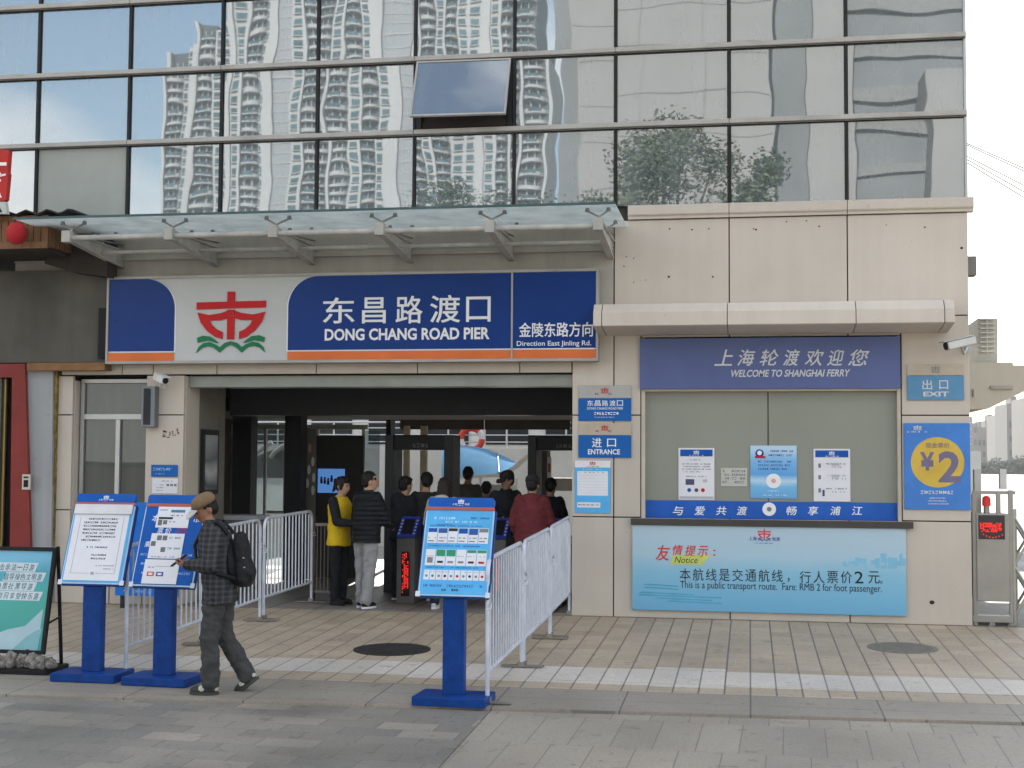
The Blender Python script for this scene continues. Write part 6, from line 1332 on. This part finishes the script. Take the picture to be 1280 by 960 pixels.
# cables
for k, (a, c, lab) in enumerate((((1208, 179), (1300, 219), 'topmost overhead cable right of the terminal'), ((1208, 181), (1300, 223), 'second overhead cable from the top right of the terminal'), ((1208, 195), (1300, 242), 'third overhead cable from the top right of the terminal'), ((1208, 199), (1300, 251), 'fourth overhead cable from the top right of the terminal'), ((1208, 203), (1300, 259), 'lowest overhead cable right of the terminal'))):
    Y = 12; p, q2 = P(*a, Y), P(*c, Y + 1); s = MB(); n = 14
    d0 = Vector((q2[0] - p[0], 1, q2[1] - p[1])); pts = []
    for i in range(-4, 100): u = i / 4; pts.append((p[0] + d0.x * u, Y + u, p[1] + d0.z * u + .008 * (u - .5) ** 2))
    s.path(pts, .011, 6); tag(s.build('overhead_cable', BLACK), lab, 'cable', 'overhead cables')
# hazy apartment blocks across the river
HZ1 = mat('far_block_a', (.20, .195, .19), .9, 0, .05, .02); HZ2 = mat('far_block_b', (.24, .23, .22), .9, 0, .05, .02); HZW = mat('far_window', (.11, .115, .12), .6)
for k, (a, c, top, Yb, lab) in enumerate(((1208, 1222, 528, 330, 'low far apartment block touching the terminal corner'), (1221, 1232, 533, 340, 'far apartment block with stepped roof beside the low one'), (1231, 1249, 525, 350, 'middle far apartment block with rows of small windows'), (1246, 1260, 518, 300, 'far apartment block with balcony stack before the tallest'), (1258, 1283, 505, 280, 'tallest far apartment block at the right edge'), (1281, 1310, 498, 260, 'far apartment block just at the frame edge'))):
    x0, x1 = PX(a, Yb), PX(c, Yb); z1 = PZ(top, Yb); t = thing('apartment_block', lab, 'building', ((x0 + x1) / 2, Yb, 0), 'far apartment blocks')
    s = MB(); s.box(x0, x1, Yb, Yb + 14, -1, z1); s.box(x0 + (x1 - x0) * .3, x0 + (x1 - x0) * .6, Yb + 2, Yb + 8, z1, z1 + 1.6); s.build('wall', (HZ1, HZ2)[k % 2], t)
    s = MB(); n = max(2, int((x1 - x0) / 1.4)); fl_ = int(z1 / 2.9)
    for f in range(1, fl_):
        for i in range(n):
            if (i * 7 + k) % 5: u = x0 + (i + .25) * (x1 - x0) / n; s.box(u, u + (x1 - x0) / n * .45, Yb - .08, Yb - .01, f * 2.9 + .6, f * 2.9 + 1.9)
    o = s.build('windows', HZW, t); o['kind'] = 'stuff'
# trees: trunk, limbs and thousands of leaf-sized faces in uneven clumps
def tree(lab, x, y, z, H, Rr, nclump, nleaf, lsz, leafm, group=None, bark=None, seed=1, squash=.8):
    r = random.Random(seed); t = thing('tree', lab, 'tree', (x, y, z), group)
    s = MB(); s.path([(x, y, z), (x + .05 * Rr, y, z + H * .25), (x - .03 * Rr, y + .05, z + H * .5), (x, y, z + H * .75)], Rr * .07, 8, 0, Rr * .03); ctrs = []
    for k in range(nclump):
        th = r.uniform(0, 6.28); rad = Rr * math.sqrt(r.random()) * .85; hh = z + H * r.uniform(.42, .95); rad *= 1 - .5 * max(0, (hh - z) / H - .65) / .3
        c = Vector((x + rad * math.cos(th), y + rad * math.sin(th), hh)); ctrs.append((c, Rr * r.uniform(.22, .42)))
        if k % 2 == 0: s.path([(x, y, z + H * r.uniform(.3, .55)), (x + (c.x - x) * .5, y + (c.y - y) * .5, (z + H * .45 + hh) / 2), tuple(c)], Rr * .025, 6, 0, Rr * .008)
    s.build('trunk', bark or mat('bark', (.10, .08, .06), .9, 0, .3, 10, .5, 20), t)
    v = []; f = []
    for k in range(nleaf):
        c, rr = ctrs[k % len(ctrs)]; d = Vector((r.gauss(0, 1), r.gauss(0, 1), r.gauss(0, 1) * squash)).normalized() * rr * (r.random() ** .45); p = c + d
        a = Vector((r.gauss(0, 1), r.gauss(0, 1), r.gauss(0, .6))).normalized(); b = a.cross(Vector((r.gauss(0, 1), r.gauss(0, 1), r.gauss(0, 1)))).normalized(); L_ = lsz * r.uniform(.6, 1.3); i = len(v)
        v += [p - a * L_, p + b * L_ * .45, p + a * L_, p - b * L_ * .45]; f.append((i, i + 1, i + 2, i + 3))
    s = MB(); s.add(v, f); s.build('crown', leafm, t)
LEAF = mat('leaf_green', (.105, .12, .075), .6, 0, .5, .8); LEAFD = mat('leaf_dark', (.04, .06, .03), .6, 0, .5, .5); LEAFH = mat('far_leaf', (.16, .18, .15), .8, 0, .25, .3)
for k, (a, Yt_, H, Rr) in enumerate(((1232, 244, 2.6, 2.6), (1249, 246, 3.3, 3.2), (1264, 243, 2.9, 2.8), (1281, 242, 3.5, 3.6))):
    tree(('leftmost', 'second', 'third', 'rightmost')[k] + ' of the hazy grey-green trees beyond the folding gate', PX(a, Yt_), Yt_, -1.0, H, Rr, 16, 2600, .28, LEAFH, 'trees beyond the folding gate', seed=k)
s = MB(); s.box(PX(1222, 260), PX(1252, 260), 260, 266, -1, PZ(585, 260)); s.prism([P(1220, 585, 259.8), P(1254, 585, 259.8), P(1250, 579, 259.8), P(1224, 579, 259.8)], 259.8, 266); tag(s.build('brick_house', mat('faded_brick', (.32, .2, .17), .9)), 'low reddish roofed house beyond the folding gate', 'building')

# ================================================================== across the street, behind the photographer: what the glass mirrors
TWR = mat('tower_render', (.37, .37, .365), .8, 0, .08, .05); TWD = mat('tower_recess', (.055, .068, .073), .5, 0, .3, .1); TWG = mat('tower_glass', (.05, .095, .11), .15, 0, .5, .12); TWB = mat('tower_grey', (.26, .27, .28), .7, 0, .1, .05)
YV = 340.0                                                   # the mirror image of a plane at Y = -YV
def MXr(px_): return PX(px_, YV, 200)
def MZr(py_): return PZ(py_, YV)
FLH = 2.95
def tower(lab, bays, z_tops, seed):
    x0, x1 = MXr(bays[0][0]), MXr(bays[-1][1]); t = thing('apartment_tower', lab, 'building', ((x0 + x1) / 2, -YV, gz(-16)), 'apartment towers across the street')
    w_ = MB(); dk = MB(); gl = MB(); sl = MB(); r = random.Random(seed)
    for (pa, pb, kind), ztop in zip(bays, z_tops):
        xa, xb = MXr(pa), MXr(pb); n = int(ztop / FLH)
        if kind == 'plain': w_.box(xa, xb, -YV - 20, -YV + .6, 0, ztop); continue
        if kind == 'grey': dk.box(xa, xb, -YV - 20, -YV - .5, 0, ztop, 1); [sl.box(xa, xb, -YV - .45, -YV - .3, f * FLH, f * FLH + .25) for f in range(18, n)]; continue
        if kind == 'win':
            w_.box(xa, xb, -YV - 20, -YV - .3, 0, ztop); m_ = max(1, round((xb - xa) / 3.2))
            for f in range(18, n):
                for i in range(m_): u = xa + (xb - xa) * (i + .2) / m_; v_ = (xb - xa) * .6 / m_; gl.box(u, u + v_, -YV - .29, -YV - .1, f * FLH + .7, f * FLH + 2.3); sl.box(u - .2, u + v_ + .2, -YV - .29, -YV + .35, f * FLH + .45, f * FLH + .65)
            continue
        dk.box(xa, xb, -YV - 20, -YV - 1.4, 0, ztop)          # balcony stack: deep recess, curved slab and parapet per floor
        for f in range(18, n):
            z = f * FLH; pts = []
            for i in range(9): u = i / 8; pts.append((xa + (xb - xa) * u, -YV - 1.35 + 2.3 * math.sin(math.pi * u) ** .6))
            sl.prism([(xa, -YV - 1.4)] + pts[1:-1] + [(xb, -YV - 1.4)], z - .15, z + r.choice((.55, .7, .85)), 0, 'xy')
            for u in ((.33, .66) if xb - xa > 5 else (.5,)): sl.box(xa + (xb - xa) * u - .12, xa + (xb - xa) * u + .12, -YV - 1.38, -YV - .6, z + .5, z + 2.8)
            if r.random() < .45: gl.prism([(xa + (xb - xa) * .12, -YV - 1.0)] + [(xa + (xb - xa) * (i / 8), -YV - 1.32 + 2.3 * math.sin(math.pi * i / 8) ** .6) for i in range(2, 7)] + [(xb - (xb - xa) * .12, -YV - 1.0)], z + .25, z + 1.12, 0, 'xy')
            if r.random() < .75: u = xa + (xb - xa) * r.uniform(.12, .4); gl.box(u, u + (xb - xa) * r.uniform(.25, .45), -YV - 1.39, -YV - 1.2, z + .95, z + 2.6)
        w_.box(xa - .4, xa + .4, -YV - 1.5, -YV + .5, 0, ztop)
    w_.build('wall', TWR, t)
    for mb_, nm, mm in ((dk, 'recess', [TWD, TWB]), (gl, 'window', TWG), (sl, 'balcony', TWR)):
        if mb_.v: o = mb_.build(nm, mm, t); o['kind'] = 'stuff'
tall = MZr(-80)
tower('pale apartment tower mirrored in the glass, stepped top and curved balconies', [(204, 228, 'balc'), (228, 234, 'win'), (234, 240, 'plain'), (240, 262, 'balc'), (262, 278, 'win'), (278, 284, 'plain'), (284, 296, 'win'), (296, 318, 'balc'), (318, 322, 'win'), (322, 336, 'plain'), (336, 357, 'grey'), (357, 372, 'win'), (372, 396, 'balc')], [MZr(50), MZr(44), MZr(40), MZr(12), MZr(20)] + [tall] * 8, 1)
tower('pale apartment tower mirrored beside the stepped one, broad balconies', [(398, 420, 'balc'), (420, 436, 'win'), (436, 458, 'balc'), (458, 470, 'win'), (470, 488, 'plain'), (488, 516, 'grey'), (520, 540, 'balc'), (540, 552, 'win'), (552, 572, 'balc'), (572, 600, 'win'), (600, 612, 'plain'), (612, 626, 'win'), (626, 640, 'balc')], [tall] * 13, 2)
tower('slim apartment tower mirrored right of the open window', [(644, 672, 'balc'), (674, 678, 'plain')], [MZr(-40), MZr(60)], 3)
YV = 90.0
t = thing('office_building', 'plain pale office building across the street with thin joint lines', 'building', (MXr(820), -YV, gz(-16)), None)
s = MB(); s.box(MXr(716), MXr(966), -YV - 15, -YV, 0, 60); s.box(MXr(1012), MXr(1064), -YV - 15, -YV - 1, 0, 60); s.box(MXr(1150), MXr(1330), -YV - 15, -YV + .5, 0, MZr(110)); s.build('wall', mat('office_render', (.25, .243, .232), .8, 0, .06, .2), t)
s = MB(); s.box(MXr(690), MXr(716), -YV - 15, -YV - 2, 0, 60); s.box(MXr(966), MXr(1012), -YV - 15, -YV - 3, 0, 60); s.box(MXr(1064), MXr(1330), -YV - 16, -YV - 4, 0, 60); s.build('glazed_bay', mat('office_grey', (.15, .156, .156), .5, 0, .2, .15), t)
s = MB()
for k in range(5, 20): s.box(MXr(718), MXr(964), -YV, -YV + .05, k * 3.4, k * 3.4 + .06)
for k in range(5, 20): s.box(MXr(1064), MXr(1300), -YV - 4, -YV - 3.6, k * 3.4, k * 3.4 + .9)
for a in (800, 880): s.box(MXr(a), MXr(a) + .07, -YV, -YV + .05, 0, 60)
s.build('joint_line', mat('joint_grey', (.2, .2, .19), .8), t)
for k, (px_, Yt_, H, Rr, m_, nl) in enumerate(((560, 52, 18.0, 4.4, LEAFD, 7000), (625, 50, 17.2, 4.0, LEAFD, 7000), (700, 48, 16.6, 3.4, LEAFD, 5000), (838, 26, 14.2, 3.4, LEAF, 6500), (962, 30, 14.0, 2.0, LEAFD, 4500), (755, 30, 12.9, 2.4, LEAF, 3000))):
    tree(('dark street tree mirrored under the open window', 'dark street tree mirrored just right of the open window', 'slim street tree mirrored above the canopy end', 'large leafy street tree mirrored right of the canopy', 'narrow dark street tree mirrored beside the large leafy one', 'small street tree mirrored left of the large leafy one')[k], PX(px_, Yt_), -Yt_, gz(-16), H * .93, Rr, 22, nl * 2, .095, m_, 'street trees across the road', seed=20 + k)

# ================================================================== river haze
def haze_box():
    m = bpy.data.materials.new('haze'); m.use_nodes = True; t = m.node_tree; t.nodes.clear(); o = t.nodes.new('ShaderNodeOutputMaterial')
    v = t.nodes.new('ShaderNodeVolumePrincipled'); v.inputs['Color'].default_value = (.86, .86, .84, 1); v.inputs['Density'].default_value = 0.0004; v.inputs['Anisotropy'].default_value = 0.0
    t.links.new(v.outputs[0], o.inputs['Volume'])
    s = MB(); s.box(-720, 920, -720, 920, -3.4, 190); h = s.build('haze', m); h['kind'] = 'stuff'
haze_box()
